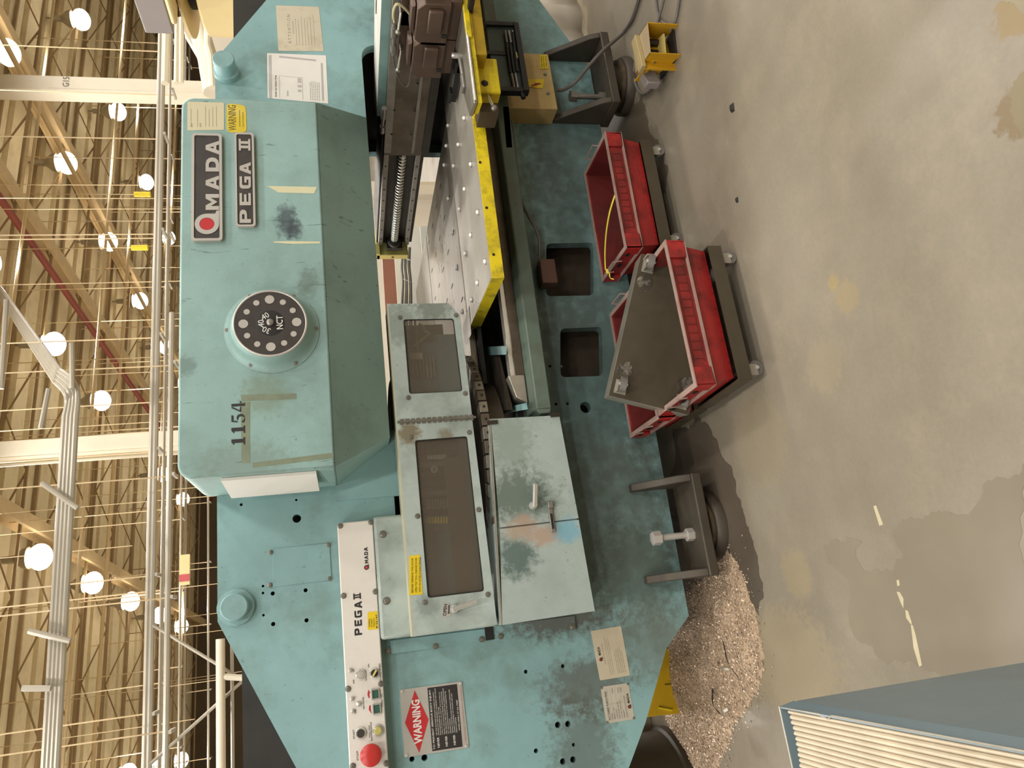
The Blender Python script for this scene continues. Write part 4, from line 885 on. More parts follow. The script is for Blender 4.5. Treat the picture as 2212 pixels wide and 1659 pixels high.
# air fitting near the cover's far end
q = MB(); y0_ = K(833, 230, CX-.07)[0]; q.cyl((CX-.08, y0_, 1.275), (CX-.08, y0_+.08, 1.278), .014, 12).cyl((CX-.08, y0_+.08, 1.278), (CX-.08, y0_+.14, 1.28), .009, 12).cyl((CX-.08, y0_+.14, 1.28), (CX-.08, y0_+.19, 1.281), .014, 12); q.build('air_fitting', DULLM, PR)
# workholding clamps
for i, (ya, yb) in enumerate(((90, 168), (8, 98))):
    X0 = CX-.20
    yN, yF = K(915, ya, X0)[0], K(915, yb, X0)[0]
    CLp = MB().prism([(yN, 1.045), (yN, 1.15), (yN+.03, 1.18), (yF-.03, 1.18), (yF, 1.15), (yF, 1.045)], 'x', X0, X0+.11).build('work_clamp', CLAMPM, PR, bevel=.004)
    CLp['label'] = ('bronze brown work clamp nearer the throat', 'bronze brown work clamp nearer the right edge')[i]
    MB().box(X0+.115, X0+.135, yN-.04, yF+.02, 1.10, 1.23).build('clamp_back', CLAMPM, CLp, bevel=.002)
    MB().box(X0-.02, X0, yN+.02, yN+.14, 1.075, 1.135).build('clamp_cap', CLAMPM, CLp, bevel=.006)
    MB().prism([(yN+.03, 1.183), (yF-.04, 1.183), (yF-.05, 1.20), (yN+.04, 1.20)], 'x', X0+.02, X0+.09).build('clamp_lid', CLAMPM, CLp, bevel=.003)
    MB().box(X0-.003, X0+.002, yN+.155, yN+.175, 1.05, 1.07).build('clamp_slot', BLACK, CLp)
    MB().box(X0+.02, X0+.10, yN+.0, yF-.01, 1.0, 1.045).build('clamp_foot', CLAMPM, CLp, bevel=.003)
    MB().box(X0+.0, X0+.022, yN-.05, yF+.16, .957, .98).build('clamp_jaw', BLACK, CLp, bevel=.002)
    a_ = Vector((CX-.12, *K(866, ya+20, CX-.12))); b_ = Vector((CX-.16, *K(860, ya+62, CX-.16)))
    MB().tube([a_+Vector((.05, 0, 0)), a_, b_], .006, 8).build('clamp_lever', SCREW, CLp); MB().ball(b_, .012, 10).build('lever_ball', SCREW, CLp)
    MB().box(X0-.006, X0+.03, yF+.09, yF+.16, .98, .992).build('jaw_tip', BLACK, CLp)
pts = [aX(*q_, CX-.12) for q_ in ((852,48), (850,28), (856,10), (870,14), (885,30), (893,45), (896,57))]
MB().tube(bez(pts, 5), .006, 8).build('air_hose', CABLEW, PR)
pts = [aX(*q_, CX-.12) for q_ in ((849,120), (853,145), (862,170), (876,187), (884,180), (888,150), (890,140))]
MB().tube(bez(pts, 5), .0035, 8).build('air_hose', CABLE, PR)
a_, b_ = aX(852, 50, CX-.12), aX(850, 118, CX-.12)
MB().cyl(a_, a_.lerp(b_, .3), .010, 12).cyl(a_.lerp(b_, .1), a_.lerp(b_, .42), .014, 12).cyl(a_.lerp(b_, .42), a_.lerp(b_, .7), .009, 12).cyl(a_.lerp(b_, .68), a_.lerp(b_, .9), .014, 12).cyl(a_.lerp(b_, .88), b_, .009, 12).build('hose_coupling', DULLM, PR)

# papers and plates on the frame ---------------------------------
o, M = label('notice_paper', ((601.5,110), (596,12), (689,15), (699,111)), PAPERD, PR, FY, lab='stained ATTENTION notice')
tx('A T T E N T I O N', M, .16, .80, .70, .77, INKL, o)
rows_of(o, M, .37, .66, [.64], INKL, .012); rows_of(o, M, .12, .8, [.18, .25, .32, .38, .45, .52, .58], INKL, .008)
o, M = label('layout_paper', ((578,212), (577,115), (704,120), (709,224)), PAPER, PR, FY, r=.001, lab='white printed layout drawing, lower edge behind the ram cover')
GRY = paint('print_grey', 'a9a6a3', .6, bump=0)
def band(u0, u1, v0, v1, m=GRY):
    MB().add([M @ Vector((a_, -.0007, b_)) for a_, b_ in ((u0, v0), (u1, v0), (u1, v1), (u0, v1))], [(0, 1, 2, 3)]).build('printed_band', m, o)
band(0, .96, .93, .975); band(.05, .9, .07, .1); band(.93, .965, .18, .8)
tx('Small Line Assists Area', M, .04, .52, .85, .88, INK, o)
rows_of(o, M, .04, .52, [.14, .17, .2, .23, .26, .29], INKG, .006)
q = MB()
for (u0, u1, v0, v1) in ((.04, .52, .42, .425), (.04, .52, .80, .805), (.515, .52, .42, .8), (.2, .25, .44, .5), (.3, .35, .44, .5), (.4, .45, .44, .5), (.46, .5, .44, .5), (.08, .2, .66, .68)):
    q.add([M @ Vector((a_, -.0007, b_)) for a_, b_ in ((u0, v0), (u1, v0), (u1, v1), (u0, v1))], [(0, 1, 2, 3)])
q.build('drawing_lines', GRY, o)
# warning plate
o, M = label('warning_plate', ((873.4,1636.5), (863.3,1490), (997,1471.7), (1013,1614.6)), ALU, PR, FY, .003, r=.003, lab='red and black WARNING plate')
def poly(par, M, pts, m, nm='printed_shape', d=.0008): return MB().add([M @ Vector((a_, -d, b_)) for a_, b_ in pts], [tuple(range(len(pts)))]).build(nm, m, par)
poly(o, M, ((.04, .77), (.5, .955), (.96, .77), (.5, .59)), REDI, 'red_diamond')
tx('WARNING', M @ Matrix.Translation((0, -.0008, 0)), .17, .82, .705, .835, PAPER, o, .03)
poly(o, M, ((.03, .10), (.97, .10), (.97, .57), (.03, .57)), INK, 'black_field')
M2 = M @ Matrix.Translation((0, -.001, 0))
tx('TO PREVENT SERIOUS BODY INJURY', M2, .05, .94, .515, .55, PAPER, o, .01)
for v in (.45, .325, .20): tx('NEVER', M2, .07, .22, v, v+.033, PAPER, o, .01)
lines = ['USE THIS MACHINE WITHOUT GUARDS OR SAFETY', 'DEVICES THAT ARE PROPERLY TO PREVENT ANY HANDS', 'FROM REMAINING IN THE DIES', 'OPERATE INSTALL OR ADJUST THE MACHINE OR', 'INSTALL THIS WITHOUT PROPER INSTRUCTIONS', 'AND WITHOUT FIRST READING AND UNDERSTANDING', 'ALL THE INSTRUCTIONS IN THE OPERATORS OR', 'MACHINE MANUAL', 'INSTALL PUNCHES & DIES WITHOUT BEING SURE', 'CORRECT ALIGNMENT OF TOOLING AND SAFE', 'PUNCH POSITION']
for i, s_ in enumerate(lines):
    tx(s_, M2, .25, .25+.70*min(1, len(s_)/44), .475-i*.0315, .475-i*.0315+.017, PAPER, o)
tx('WORK SAFELY AT ALL TIMES', M2, .27, .73, .115, .135, PAPER, o, .01)
tx('MACHINERY CORPORATION OF AMERICA', M2, .1, .95, .035, .06, paint('pale_red', 'b98f88', .6, bump=0), o)
for (a_, b_) in ((.03, .96), (.97, .96), (.03, .04), (.97, .04)):
    c = M @ Vector((a_, 0, b_)); MB().lathe([(.006, 0), (.006, .002), (.003, .003)], c, (0, -1, 0), 12).build('rivet', PLW, o)
# data plates
o, M = label('spec_plate', ((1296,1470), (1276,1363), (1341,1352), (1361,1459)), paint('plate_cream', 'bfb49b', .5, var=.05, dirt='a59878', dirt_amt=.4, bump=0), PR, FY, .0015, r=.006, lab='cream specification plate with centred logo')
def minilogo(M, par, u, v, hu, hv, Y):
    a_ = M @ Vector((u, 0, v)); b_ = M @ Vector((u, 0, v+hv)); R = (b_-a_).length/2
    logo_a(a_.x+R, a_.z+R, R, R*.6, Y, INK, REDI, par, a_.z, a_.x+R*2.25)
minilogo(M, o, .37, .80, .1, .1, FY-.0018); tx('MADA', M, .49, .66, .815, .90, INK, o, .02)
rows_of(o, M, .3, .78, [.72], INKL, .02); rows_of(o, M, .08, .9, [.62, .56, .5], INKL, .012); rows_of(o, M, .08, .6, [.36, .3, .24, .18, .12], INKL, .02)
o, M = label('serial_plate', ((1310,1563), (1297,1484), (1357,1475), (1371,1553)), paint('plate_grey', 'b6b09f', .45, var=.05, dirt='8f8872', dirt_amt=.4, bump=0), PR, FY, .0015, r=.008, lab='smaller turret punch press serial plate')
tx('N C TURRET PUNCH PRESS', M, .08, .86, .83, .90, INK, o)
for i, s_ in enumerate(('MODEL', 'SERIAL NO', 'CAPACITY', 'AIR AND LEVEL', 'POWER REQUIRED', 'WEIGHT', 'DATE MANUFACTURED')): tx(s_, M, .08, .08+.035*len(s_), .74-i*.085, .74-i*.085+.035, INKG, o)
for i, s_ in ((1, 'TONS'), (3, 'KVA'), (4, 'LBS')): tx(s_, M, .78, .92, .70-i*.1, .70-i*.1+.035, INKG, o)
q = MB()
for (u0, u1, v0, v1) in ((.05, .95, .80, .806), (.5, .505, .2, .8), (.05, .95, .7, .704), (.05, .95, .53, .534), (.05, .95, .36, .364), (.05, .95, .2, .204)): q.add([M @ Vector((a_, -.0007, b_)) for a_, b_ in ((u0, v0), (u1, v0), (u1, v1), (u0, v1))], [(0, 1, 2, 3)])
q.build('table_lines', INKL, o)
minilogo(M, o, .3, .06, .1, .11, FY-.0018); tx('MADA', M, .45, .72, .07, .16, INK, o, .02)
for (a_, b_) in ((.03, .97), (.97, .97), (.03, .03), (.97, .03)):
    c = M @ Vector((a_, 0, b_)); MB().lathe([(.005, 0), (.005, .002), (.002, .003)], c, (0, -1, 0), 10).build('rivet', SCREW, o)

# right-hand bracket panel and electrical box --------------------
BK = 2.8
def Bk(x, y, Y=BK): return XZ(x, y, Y)
pp = [Bk(1050,52), Bk(1116,55), Bk(1138,200), Bk(1070,200)]
BP = MB().prism(pp[::-1], 'y', BK, BK+.02).build('bracket_panel', paint('bracket_teal_dark', '3c4c48', .5, var=.15), PR)
MB().prism([Bk(1108,54), Bk(1118,56), Bk(1142,200), Bk(1130,201)][::-1], 'y', BK-.02, BK+.02).build('panel_rail', BLACK, BP)
MB().prism([Bk(1050,50), Bk(1116,53), Bk(1117,60), Bk(1050,58)][::-1], 'y', BK-.015, BK+.02).build('panel_rail', BLACK, BP)
MB().prism([Bk(1075,192), Bk(1140,192), Bk(1142,202), Bk(1075,200)][::-1], 'y', BK-.015, BK+.02).build('panel_rail', BLACK, BP)
MB().prism([Bk(1052,110), Bk(1124,114), Bk(1125,122), Bk(1052,118)][::-1], 'y', BK-.005, BK+.02).build('panel_rail', BLACK, BP)
for (xa, ya, xb, yb, m_) in ((1091,67,1095,93,DULLM), (1099,67,1104,93,DULLM), (1107,67,1108,70,DULLM), (1094,95,1103,158,BLACK), (1102,95,1111,158,BLACK), (1114,114,1117,126,PALEY), (1105,159,1111,190,DULLM), (1113,159,1119,190,DULLM), (1108,72,1118,155,BLACK)):
    MB().cyl(aY(xa, ya, BK-.012), aY(xb, yb, BK-.012), .006, 8).build('stop_rod', m_, BP)
MB().cyl(aY(1127,200,BK), aY(1131,212,BK), .012, 8).build('panel_foot', BLACK, BP)
MB().prism([Bk(1095,200), Bk(1108,200), Bk(1116,290), Bk(1103,290)][::-1], 'y', BK+.1, BK+.14).build('cable_duct', STEELD, PR)
MB().prism([Bk(1096,202,2.93), Bk(1103,202,2.93), Bk(1108,234,2.93), Bk(1100,234,2.93)][::-1], 'y', 2.93, 2.95).build('duct_cover', BEIGE, PR)
a_, b_, c_, d_ = (aY(*q_, 2.98) for q_ in ((1112,115), (1184,117), (1205,236), (1112,234)))
EB = MB().hexa([(c_.x, 2.98, c_.z), (b_.x, 2.98, b_.z), (b_.x, FY, b_.z), (c_.x-.0, FY, c_.z), (d_.x, 2.98, c_.z+.26), (b_.x, 2.98, c_.z+.26), (b_.x, FY, c_.z+.26), (d_.x, FY, c_.z+.26)]).build('electrical_box', BEIGE, PR, bevel=.003)
o, M = label('shock_label', ((1137,188), (1137,172), (1176,171), (1172,191)), STY, PR, 2.978)
poly(o, M, ((.02, .98), (.10, .62), (.30, .74), (.50, .40), (.66, .56), (.62, .30), (.72, .30), (.55, .02), (.40, .30), (.50, .30), (.50, .42), (.34, .28), (.16, .60), (.02, .55)), REDI, 'lightning_bolt')
o, M = label('key_label', ((1167,149), (1165,119), (1180,119), (1184,148)), STY, PR, 2.978)
for i, s_ in enumerate(('KEEP HANDS', 'AWAY FROM', 'TABLE EDGE')): tx(s_, M, .08, .9, .7-i*.28, .85-i*.28, INK, o)
for q_ in ((1177.5,161), (1184,202)): screw(*q_, 2.98, .007, EB)

# feet ----------------------------------------------------------
FOOTM = paint('foot_steel', '4b4338', .55, metal=.2, var=.2, scale=6, dirt='322b23', dirt_amt=.5)
def foot(xc, wide, zp, hi, bolt):
    t = MB().box(xc-wide, xc+wide, 2.91, 3.12, zp-.045, zp).build('foot_bracket', FOOTM, PR, bevel=.006)
    MB().cyl((xc, 3.06, .02), (xc, 3.06, zp-.04), .10, 24).build('foot_block', FOOTM, t)
    for s_ in (-1, 1):
        x_ = xc+s_*(wide-.018)
        MB().prism([(2.915, zp), (3.1, zp), (3.1, hi), (3.07, hi), (2.93, zp+.05)], 'x', x_-.016, x_+.016).build('gusset', FOOTM, t, bevel=.004)
    MB().lathe([(.15, 0), (.15, .03), (.14, .045), (.12, .05)], (xc, 3.06, .0), (0, 0, 1), 40).build('foot_pad', FOOTM, t)
    MB().lathe([(.13, .05), (.13, .065), (.11, .07)], (xc, 3.06, .0), (0, 0, 1), 40).build('foot_rim', paint('rim_ochre', '4a4030', .6, var=.3, scale=20, dirt='8a6a20', dirt_amt=.7, dirt_scale=12), t)
    q = MB().cyl((bolt, 3.0, zp), (bolt, 3.0, zp+.15), .014, 12).cyl((bolt, 3.0, zp+.15), (bolt, 3.0, zp+.185), .030, 6).cyl((bolt, 3.0, zp), (bolt, 3.0, zp+.03), .028, 6); q.build('jack_bolt', PLW if xc < 1 else DULLM, t)
foot(.245, .215, .125, .34, .21)
foot(2.56, .215, .16, .42, 2.44)

# ================================================================ behind the press, seen through the throat
t = thing('support_panel', 'red-brown panel seen through the throat past the ball screw', 'panel', (2.5, 5.3, 0))
pp = [aY(*q_, 5.3) for q_ in ((826,558), (852,558), (862,665), (832,672))]
MB().prism([(pp[3].x-.4, pp[3].z), (pp[2].x-.4, pp[2].z-.01), (pp[1].x+.1, pp[1].z), (pp[0].x+.1, pp[0].z)], 'y', 5.3, 5.32).build('board', paint('red_brown_board', '8d5b48', .5, var=.06), t)
MB().box(1.6, 3.0, 5.32, 5.36, 0, pp[0].z).build('stand', WHITEM, t)
t = thing('white_guard', 'bright white sheet guard beyond the carriage end bracket', 'guard', (2.5, 5.1, 0))
pp = [aY(*q_, 5.1) for q_ in ((852,555), (872,555), (885,690), (862,700))]
MB().prism([(p.x, p.z) for p in pp[::-1]], 'y', 5.1, 5.11).build('sheet', paint('bright_white', 'f2ead8', .5, var=.02), t)
MB().box(2.0, 2.9, 5.11, 5.13, 0, .9).build('stand', WHITEM, t)
t = thing('cable_bundle', 'bundle of grey cables tied with white ties in the throat', 'cable', (2.4, 5.0, 0))
for i in range(5):
    MB().tube(bez([aY(873+3*i, 535, 5.0), aY(868+4*i, 575, 5.0), aY(871+4*i, 610, 4.98), aY(868+5*i, 670, 4.96), aY(868+5*i, 760, 4.95)], 4), .010, 8).build('cable', GALV if i % 2 else CABLE, t)
for (x, y) in ((874,556), (880,606), (876,658)):
    MB().tube([aY(x-9, y-3, 4.975), aY(x+12, y+6, 4.975)], .004, 6).build('cable_tie', PAPER, t)
t = thing('back_screen', 'pale wall screen standing behind the press, seen in slots', 'screen', (2, 6.2, 0))
MB().box(-.5, 4.0, 6.2, 6.25, 0, 1.3).build('screen_sheet', WALLW, t)
MB().box(-.4, -.3, 6.1, 6.35, 0, 1.25).box(3.8, 3.9, 6.1, 6.35, 0, 1.25).build('screen_post', WALLW, t)

# cream tank with grey cabinet at the right
TY = 4.7
cx = aY(550, 46, TY+.3).x+.66; zt_ = aY(412, 40, TY).z
t = thing('cream_tank', 'cream painted round machine body behind the frame, far right', 'tank', (cx, TY+.3, 0))
MB().lathe([(.62, 0), (.62, zt_-.02), (.60, zt_), (.45, zt_), (.45, zt_-.05)], (cx, TY+.3, 0), (0, 0, 1), 56).build('tank_body', CREAM, t)
MB().lathe([(.42, zt_-.05), (.42, zt_+.13)], (cx, TY+.3, 0), (0, 0, 1), 40).build('motor_core', BLACK, t)
MB().lathe([(.60, zt_+.10), (.64, zt_+.11), (.64, zt_+.13), (.6, zt_+.14)], (cx, TY+.3, 0), (0, 0, 1), 56).build('cap_ring', CREAM, t)
z1, z2 = zt_+.14, aY(352, 55, TY).z
MB().box(aY(378, 56, TY+.25).x, cx+.66, TY-.2, TY+.25, z1, z2).build('head_box', CREAM, t, bevel=.03)
t2 = thing('grey_cabinet', 'grey sheet metal cabinet on top of the cream machine', 'cabinet', (cx, TY+.3, z2))
MB().box(aY(320, 72, TY+.35).x, cx+.8, TY-.1, TY+.35, z2, aY(285, 40, TY).z).build('cabinet_body', GREYB, t2, bevel=.01)
MB().box(cx-.3, cx-.1, TY-.11, TY-.1, z2+.03, z2+.1).build('cabinet_seam', GREYB, t2)
# white wrapped sheet behind the lower right of the frame
t = thing('white_sheet', 'crumpled white sheet hanging to the floor behind the right foot', 'sheet', (3.6, 3.5, 0))
q = MB(); N = 24; vs = []; fs = []
for i in range(N+1):
    x = 2.95+1.6*i/N
    for j in range(7): z = .02+1.15*j/6; vs.append((x, 3.42+.03*math.sin(i*1.7)+.02*math.sin(i*3.1+j)+.01*j, z))
for i in range(N):
    for j in range(6): fs.append((i*7+j, (i+1)*7+j, (i+1)*7+j+1, i*7+j+1))
q.add(vs, fs); o = q.build('sheet_cloth', paint('sheet_white', 'd9d0c0', .35, var=.04), t, angle=80)
so = o.modifiers.new('thick', 'SOLIDIFY'); so.thickness = .006

# ================================================================ dollies and crates
CHIPPED = paint('dolly_chipped', '4a443a', .4, metal=.4, var=.3, scale=30, dirt='b5aea0', dirt_amt=.8, dirt_scale=25)
def dolly(lab, M, group, dx=.28, dy=.18, chips=False, sk=.055):
    t = thing('dolly', lab, 'dolly', (0, 0, 0), group)
    d = plate('dolly_skirt', [rrect(-dx, dx, -dy, dy, .006), rrect(-dx+.006, dx-.006, -dy+.006, dy-.006, .004)], 0, sk, OLIVE if not chips else GALV, t, to=Matrix.Translation((0, 0, .075+sk/2)), bevel=.001)
    MB().box(-dx+.001, dx-.001, -dy+.001, dy-.001, .074, .078).build('deck', OLIVE, t)
    for sx in (-1, 1):
        for sy in (-1, 1):
            x, y = sx*(dx-.045), sy*(dy-.04)
            if chips and not (sx > 0 and sy > 0):
                MB().prism([(x-.04+.006*math.sin(k*2.1), y) for k in ()] or [(x-sx*.07+.035*math.cos(a)*(1+.2*math.sin(3*a)), y+.032*math.sin(a)) for a in [2*PI*k/14 for k in range(14)]], 'z', .0725, .0745).build('chipped_patch', CHIPPED, t)
            c = MB().box(x-.028, x+.028, y-.024, y+.024, .070, .075).box(x-.022, x+.022, y-.017, y-.0145, .03, .072).box(x-.022, x+.022, y+.0145, y+.017, .03, .072).cyl((x, y, .072), (x, y, .078), .02, 12).build('caster', GALV, t)
            MB().cyl((x+.008, y-.012, .030), (x+.008, y+.012, .030), .029, 20).build('wheel', RUBBER, c)
            MB().cyl((x+.008, y-.019, .030), (x+.008, y+.019, .030), .008, 10).build('axle', CHROME, c)
    t.matrix_world = M; return t
def crate(lab, M, group, dirty=False, dx=.30, dy=.18, h=.175, lean=0):
    t = thing('crate', lab, 'crate', (0, 0, 0), group)
    R1, R2 = (RED, REDD)
    # tapered lower body: walls as one shell
    q = MB(); a, b, th = .018, .034, .004
    def ring(ix, z): return [(-dx+ix, -dy+ix, z), (dx-ix, -dy+ix, z), (dx-ix, dy-ix, z), (-dx+ix, dy-ix, z)]
    zs = h*.55
    def shell(q, ra, rb, rc, rd):
        n = len(q.v); q.v += ra+rb+rc+rd
        for (i0, i1) in ((0, 4), (4, 8), (8, 12), (12, 0)):
            for k in range(4): q.f.append((n+i0+k, n+i0+(k+1) % 4, n+i1+(k+1) % 4, n+i1+k))
    shell(q, ring(b, 0), ring(a, zs), ring(a+th, zs), ring(b+th, 0)); q.build('lower_wall', R1, t)
    q = MB(); q.hexa(ring(b+.002, .001)+ring(b+.002, .006)); q.build('crate_floor', REDD, t)
    q = MB(); shell(q, ring(b+th+.001, .006), ring(a+th+.001, h-.01), ring(a+th+.003, h-.01), ring(b+th+.003, .006)); q.build('inner_wall', REDD, t)
    q = MB(); shell(q, ring(.012, zs), ring(.010, h-.002), ring(.016, h-.002), ring(.022, zs)); q.build('upper_wall', paint('crate_red_grimy', '86201d', .5, var=.3, scale=7, dirt='2a1512', dirt_amt=.9, dirt_scale=5), t)
    q = MB(); shell(q, ring(-.002, h-.004), ring(-.002, h), ring(.018, h), ring(.018, h-.004)); q.build('top_rim', RIMP, t)
    q = MB(); shell(q, ring(.0, zs-.003), ring(.0, zs+.004), ring(.02, zs+.004), ring(.02, zs-.003)); q.build('ledge', RIMP, t)
    for sx in (-1, 1):
        for sy in (-1, 1):
            x0_, x1_ = sorted((sx*dx, sx*(dx-.075))); y0_, y1_ = sorted((sy*dy, sy*(dy-.012)))
            q = MB().box(x0_, x1_, y0_, y1_, zs, h-.004)
            x0_, x1_ = sorted((sx*dx, sx*(dx-.012))); y0_, y1_ = sorted((sy*dy, sy*(dy-.06)))
            q.box(x0_, x1_, y0_, y1_, zs, h-.004); q.build('corner_post', R1, t, bevel=.003)
    # embossed panel ribs on both long sides, ladder on the low wall
    q = MB()
    for sy in (-1, 1):
        y_ = sy*(dy-.009)
        for k in range(12):
            x_ = -dx+.11+k*(2*dx-.22)/11; q.box(x_-.0012, x_+.0012, min(y_, y_-sy*.004), max(y_, y_-sy*.004)+.001, zs+.018, h-.022)
        for z_ in (zs+.016, h-.022): q.box(-dx+.1, dx-.1, min(y_, y_-sy*.004), max(y_, y_-sy*.004)+.001, z_, z_+.002)
    q.build('embossing', REDD, t, kind='stuff')
    q = MB()
    for k in range(16):
        x_ = -dx+.06+k*(2*dx-.12)/15; q.box(x_-.0008, x_+.0008, -dy+.0315, -dy+.034, .004, .028)
    q.box(-dx+.05, dx-.05, -dy+.029, -dy+.031, .028, .0295); q.build('wall_grid', REDD, t, kind='stuff')
    for sx in (-1, 1):
        q = MB()
        X_ = sx*(dx+.004)
        q.tube([(X_, -.055, h-.02), (X_+sx*.004, -.055, h+.022), (X_+sx*.004, .055, h+.022), (X_, .055, h-.02)], .0035, 6)
        q.build('handle', RIMP, t)
        for y_ in (-.11, 0, .11):
            MB().box(min(X_, X_-sx*.006), max(X_, X_-sx*.006), y_-.012, y_+.012, h-.035, h-.022).build('rim_slot', BLACK, t)
    t.matrix_world = M; return t
def TM(x, y, z, a): return Matrix.Translation((x, y, z)) @ Matrix.Rotation(math.radians(a), 4, 'Z')
dolly('low steel dolly with casters under the nearest red crate', TM(.975, 2.555, 0, 1.5), 'steel dollies')
crate('nearest red plastic crate, holding the lower end of the leaning dolly', TM(.98, 2.555, .13, 1.5), 'red plastic crates')
dolly('low steel dolly under the red crate with the yellow strap', TM(1.74, 2.925, 0, 0), 'steel dollies', dy=.16)
crate('red plastic crate with a yellow strap inside, nearest the right foot', TM(1.745, 2.92, .13, 0), 'red plastic crates', dy=.17)
dolly('low steel dolly in the shadow behind the nearest crate', TM(.97, 2.91, 0, 0), 'steel dollies', dy=.16)
crate('dark red crate behind the leaning dolly, against the press', TM(.965, 2.905, .13, 0), 'red plastic crates', dy=.165)
TL, TR, BL = aY(1312, 853, 2.69), aY(1382, 548, 2.55), aY(1462, 873, 2.65)
e1 = (TR-TL).normalized(); e2 = (TL-BL); e2 = (e2-e1*e2.dot(e1)).normalized(); e3 = e1.cross(-e2)
ctr = TL+(TR-TL)*.5-e2*.17
M = Matrix((e1, -e2, e3)).transposed().to_4x4(); M.translation = ctr-e3*.074
dolly('upturned steel dolly leaning in the nearest crate, casters towards the viewer', M, 'steel dollies', dx=.30, dy=.165, chips=True, sk=.12)
t = thing('strap', 'yellow packing strap looped in the right-hand red crate', 'strap', (1.6, 2.85, .16))
def ribbon(path, wd):
    q = MB(); path = [Vector(p) for p in path]; vs = []
    for i, p in enumerate(path):
        d = (path[min(i+1, len(path)-1)]-path[max(i-1, 0)]).normalized(); s_ = Vector((.75, .5, .1)).normalized()*wd
        vs += [p-s_, p+s_, p+s_+Vector((0, 0, .001)), p-s_+Vector((0, 0, .001))]
    for i in range(len(path)-1):
        for k in range(4): q.f.append((4*i+k, 4*i+(k+1) % 4, 4*i+4+(k+1) % 4, 4*i+4+k))
    q.v = [tuple(v) for v in vs]; return q
STRAP = paint('strap_yellow', 'cfbf45', .4, var=.05)
ribbon(bez([aY(1332,412,2.80), aY(1318,455,2.82), aY(1310,500,2.83), aY(1307,545,2.84), aY(1308,583,2.82)], 6), .006).build('strap_band', STRAP, t)
ribbon(bez([aY(1308,583,2.82), aY(1316,588,2.80), aY(1318,600,2.79), aY(1326,603,2.77)], 6), .005).build('strap_tail', STRAP, t)
c = aY(1312, 587, 2.815); MB().box(c.x-.010, c.x+.012, c.y-.006, c.y+.004, c.z-.006, c.z+.006).build('strap_knot', STRAP, t, bevel=.003)

# ================================================================ foot pedal with cables
t = thing('foot_pedal', 'yellow steel hooded foot switch on the floor at the right', 'foot pedal', (2.33, 2.58, 0))
zt_ = .150
A, B = Vector((2.395, 2.445, 0)), Vector((2.255, 2.475, 0))   # front right, front left on the floor
bk = Vector((.03, .17, 0))
def V(p, z): return Vector((p.x, p.y, z))
MB().loft([V(A, zt_), V(B, zt_), V(B+bk, zt_), V(A+bk, zt_)], [V(A, zt_-.004), V(B, zt_-.004), V(B+bk, zt_-.004), V(A+bk, zt_-.004)]).build('hood_top', paint('hood_worn', 'a59273', .5, var=.1, dirt='b8922c', dirt_amt=.5), t, bevel=.001)
sd = lambda P_: [V(P_, zt_), V(P_, .003), V(P_+bk*.15, .0), V(P_+bk*1.02, .045), V(P_+bk*1.02, .085), V(P_+bk*.62, .085), V(P_+bk*.62, .112), V(P_+bk, .115), V(P_+bk, zt_)]
for P_, s_ in ((A, -1), (B, 1)):
    a_ = sd(P_); MB().loft(a_, [p+Vector((.004*s_, 0, 0)) for p in a_]).build('hood_side', YELP, t)
MB().hexa([V(A+bk*.2, .004), V(B+bk*.2, .004), V(B+bk*1.2, .004), V(A+bk*1.2, .004), V(A+bk*.2, .012), V(B+bk*.2, .012), V(B+bk*1.2, .012), V(A+bk*1.2, .012)]).build('base', STEELD, t)
MB().hexa([V(A.lerp(B, .15)+bk*.25, .05), V(A.lerp(B, .85)+bk*.25, .05), V(A.lerp(B, .85)+bk*.95, .07), V(A.lerp(B, .15)+bk*.95, .07), V(A.lerp(B, .15)+bk*.25, .058), V(A.lerp(B, .85)+bk*.25, .058), V(A.lerp(B, .85)+bk*.95, .078), V(A.lerp(B, .15)+bk*.95, .078)]).build('treadle', PALEY, t)
for P_ in (A+Vector((-.02, .1, .05)), A+Vector((-.06, .12, .05))): MB().cyl(P_+Vector((0, 0, -.02)), P_+Vector((0, 0, .06)), .018, 12).build('spring_post', STEELD, t)
c = B+bk*.5; MB().cyl((c.x-.004, c.y-.02, .10), (c.x, c.y-.02, .10), .014, 14).build('pivot', YELP, t); MB().cyl((c.x-.007, c.y-.02, .10), (c.x, c.y-.02, .10), .006, 10).build('pivot_bolt', SCREW, t)
MB().loft([Vector((c.x-.006, c.y-.03, .088)), Vector((c.x-.006, c.y-.03, .110)), Vector((c.x-.004, c.y+.11, .150)), Vector((c.x-.004, c.y+.11, .130))], [Vector((c.x-.001, c.y-.03, .088)), Vector((c.x-.001, c.y-.03, .110)), Vector((c.x+.001, c.y+.11, .150)), Vector((c.x+.001, c.y+.11, .130))]).build('linkage', YELP, t)
a_, b_ = aZ(1376,75,.16), aZ(1392,142,.16)
q = MB(); dxy = (b_-a_); nn = Vector((0, .05, 0))
q.hexa([V(a_, .15), V(b_, .15), V(b_+nn, .15), V(a_+nn, .15), V(a_, .17), V(b_, .17), V(b_+nn, .17), V(a_+nn, .17)]); q.build('arm', paint('pedal_worn', 'a8966a', .5, var=.1), t, bevel=.002)
q = MB(); q.hexa([V(a_+nn*.3, .0), V(b_+nn*.3, .0), V(b_+nn*.5, .0), V(a_+nn*.5, .0), V(a_+nn*.3, .15), V(b_+nn*.3, .15), V(b_+nn*.5, .15), V(a_+nn*.5, .15)]); q.build('arm_web', YELP, t)
a_, b_ = aZ(1385,142,.13), aZ(1402,178,.11)
q = MB(); q.hexa([V(a_, .07), V(b_, .05), V(b_+nn*.9, .05), V(a_+nn*.9, .07), V(a_, .145), V(b_, .115), V(b_+nn*.9, .115), V(a_+nn*.9, .145)]); q.build('switch_body', GREYB, t, bevel=.004)
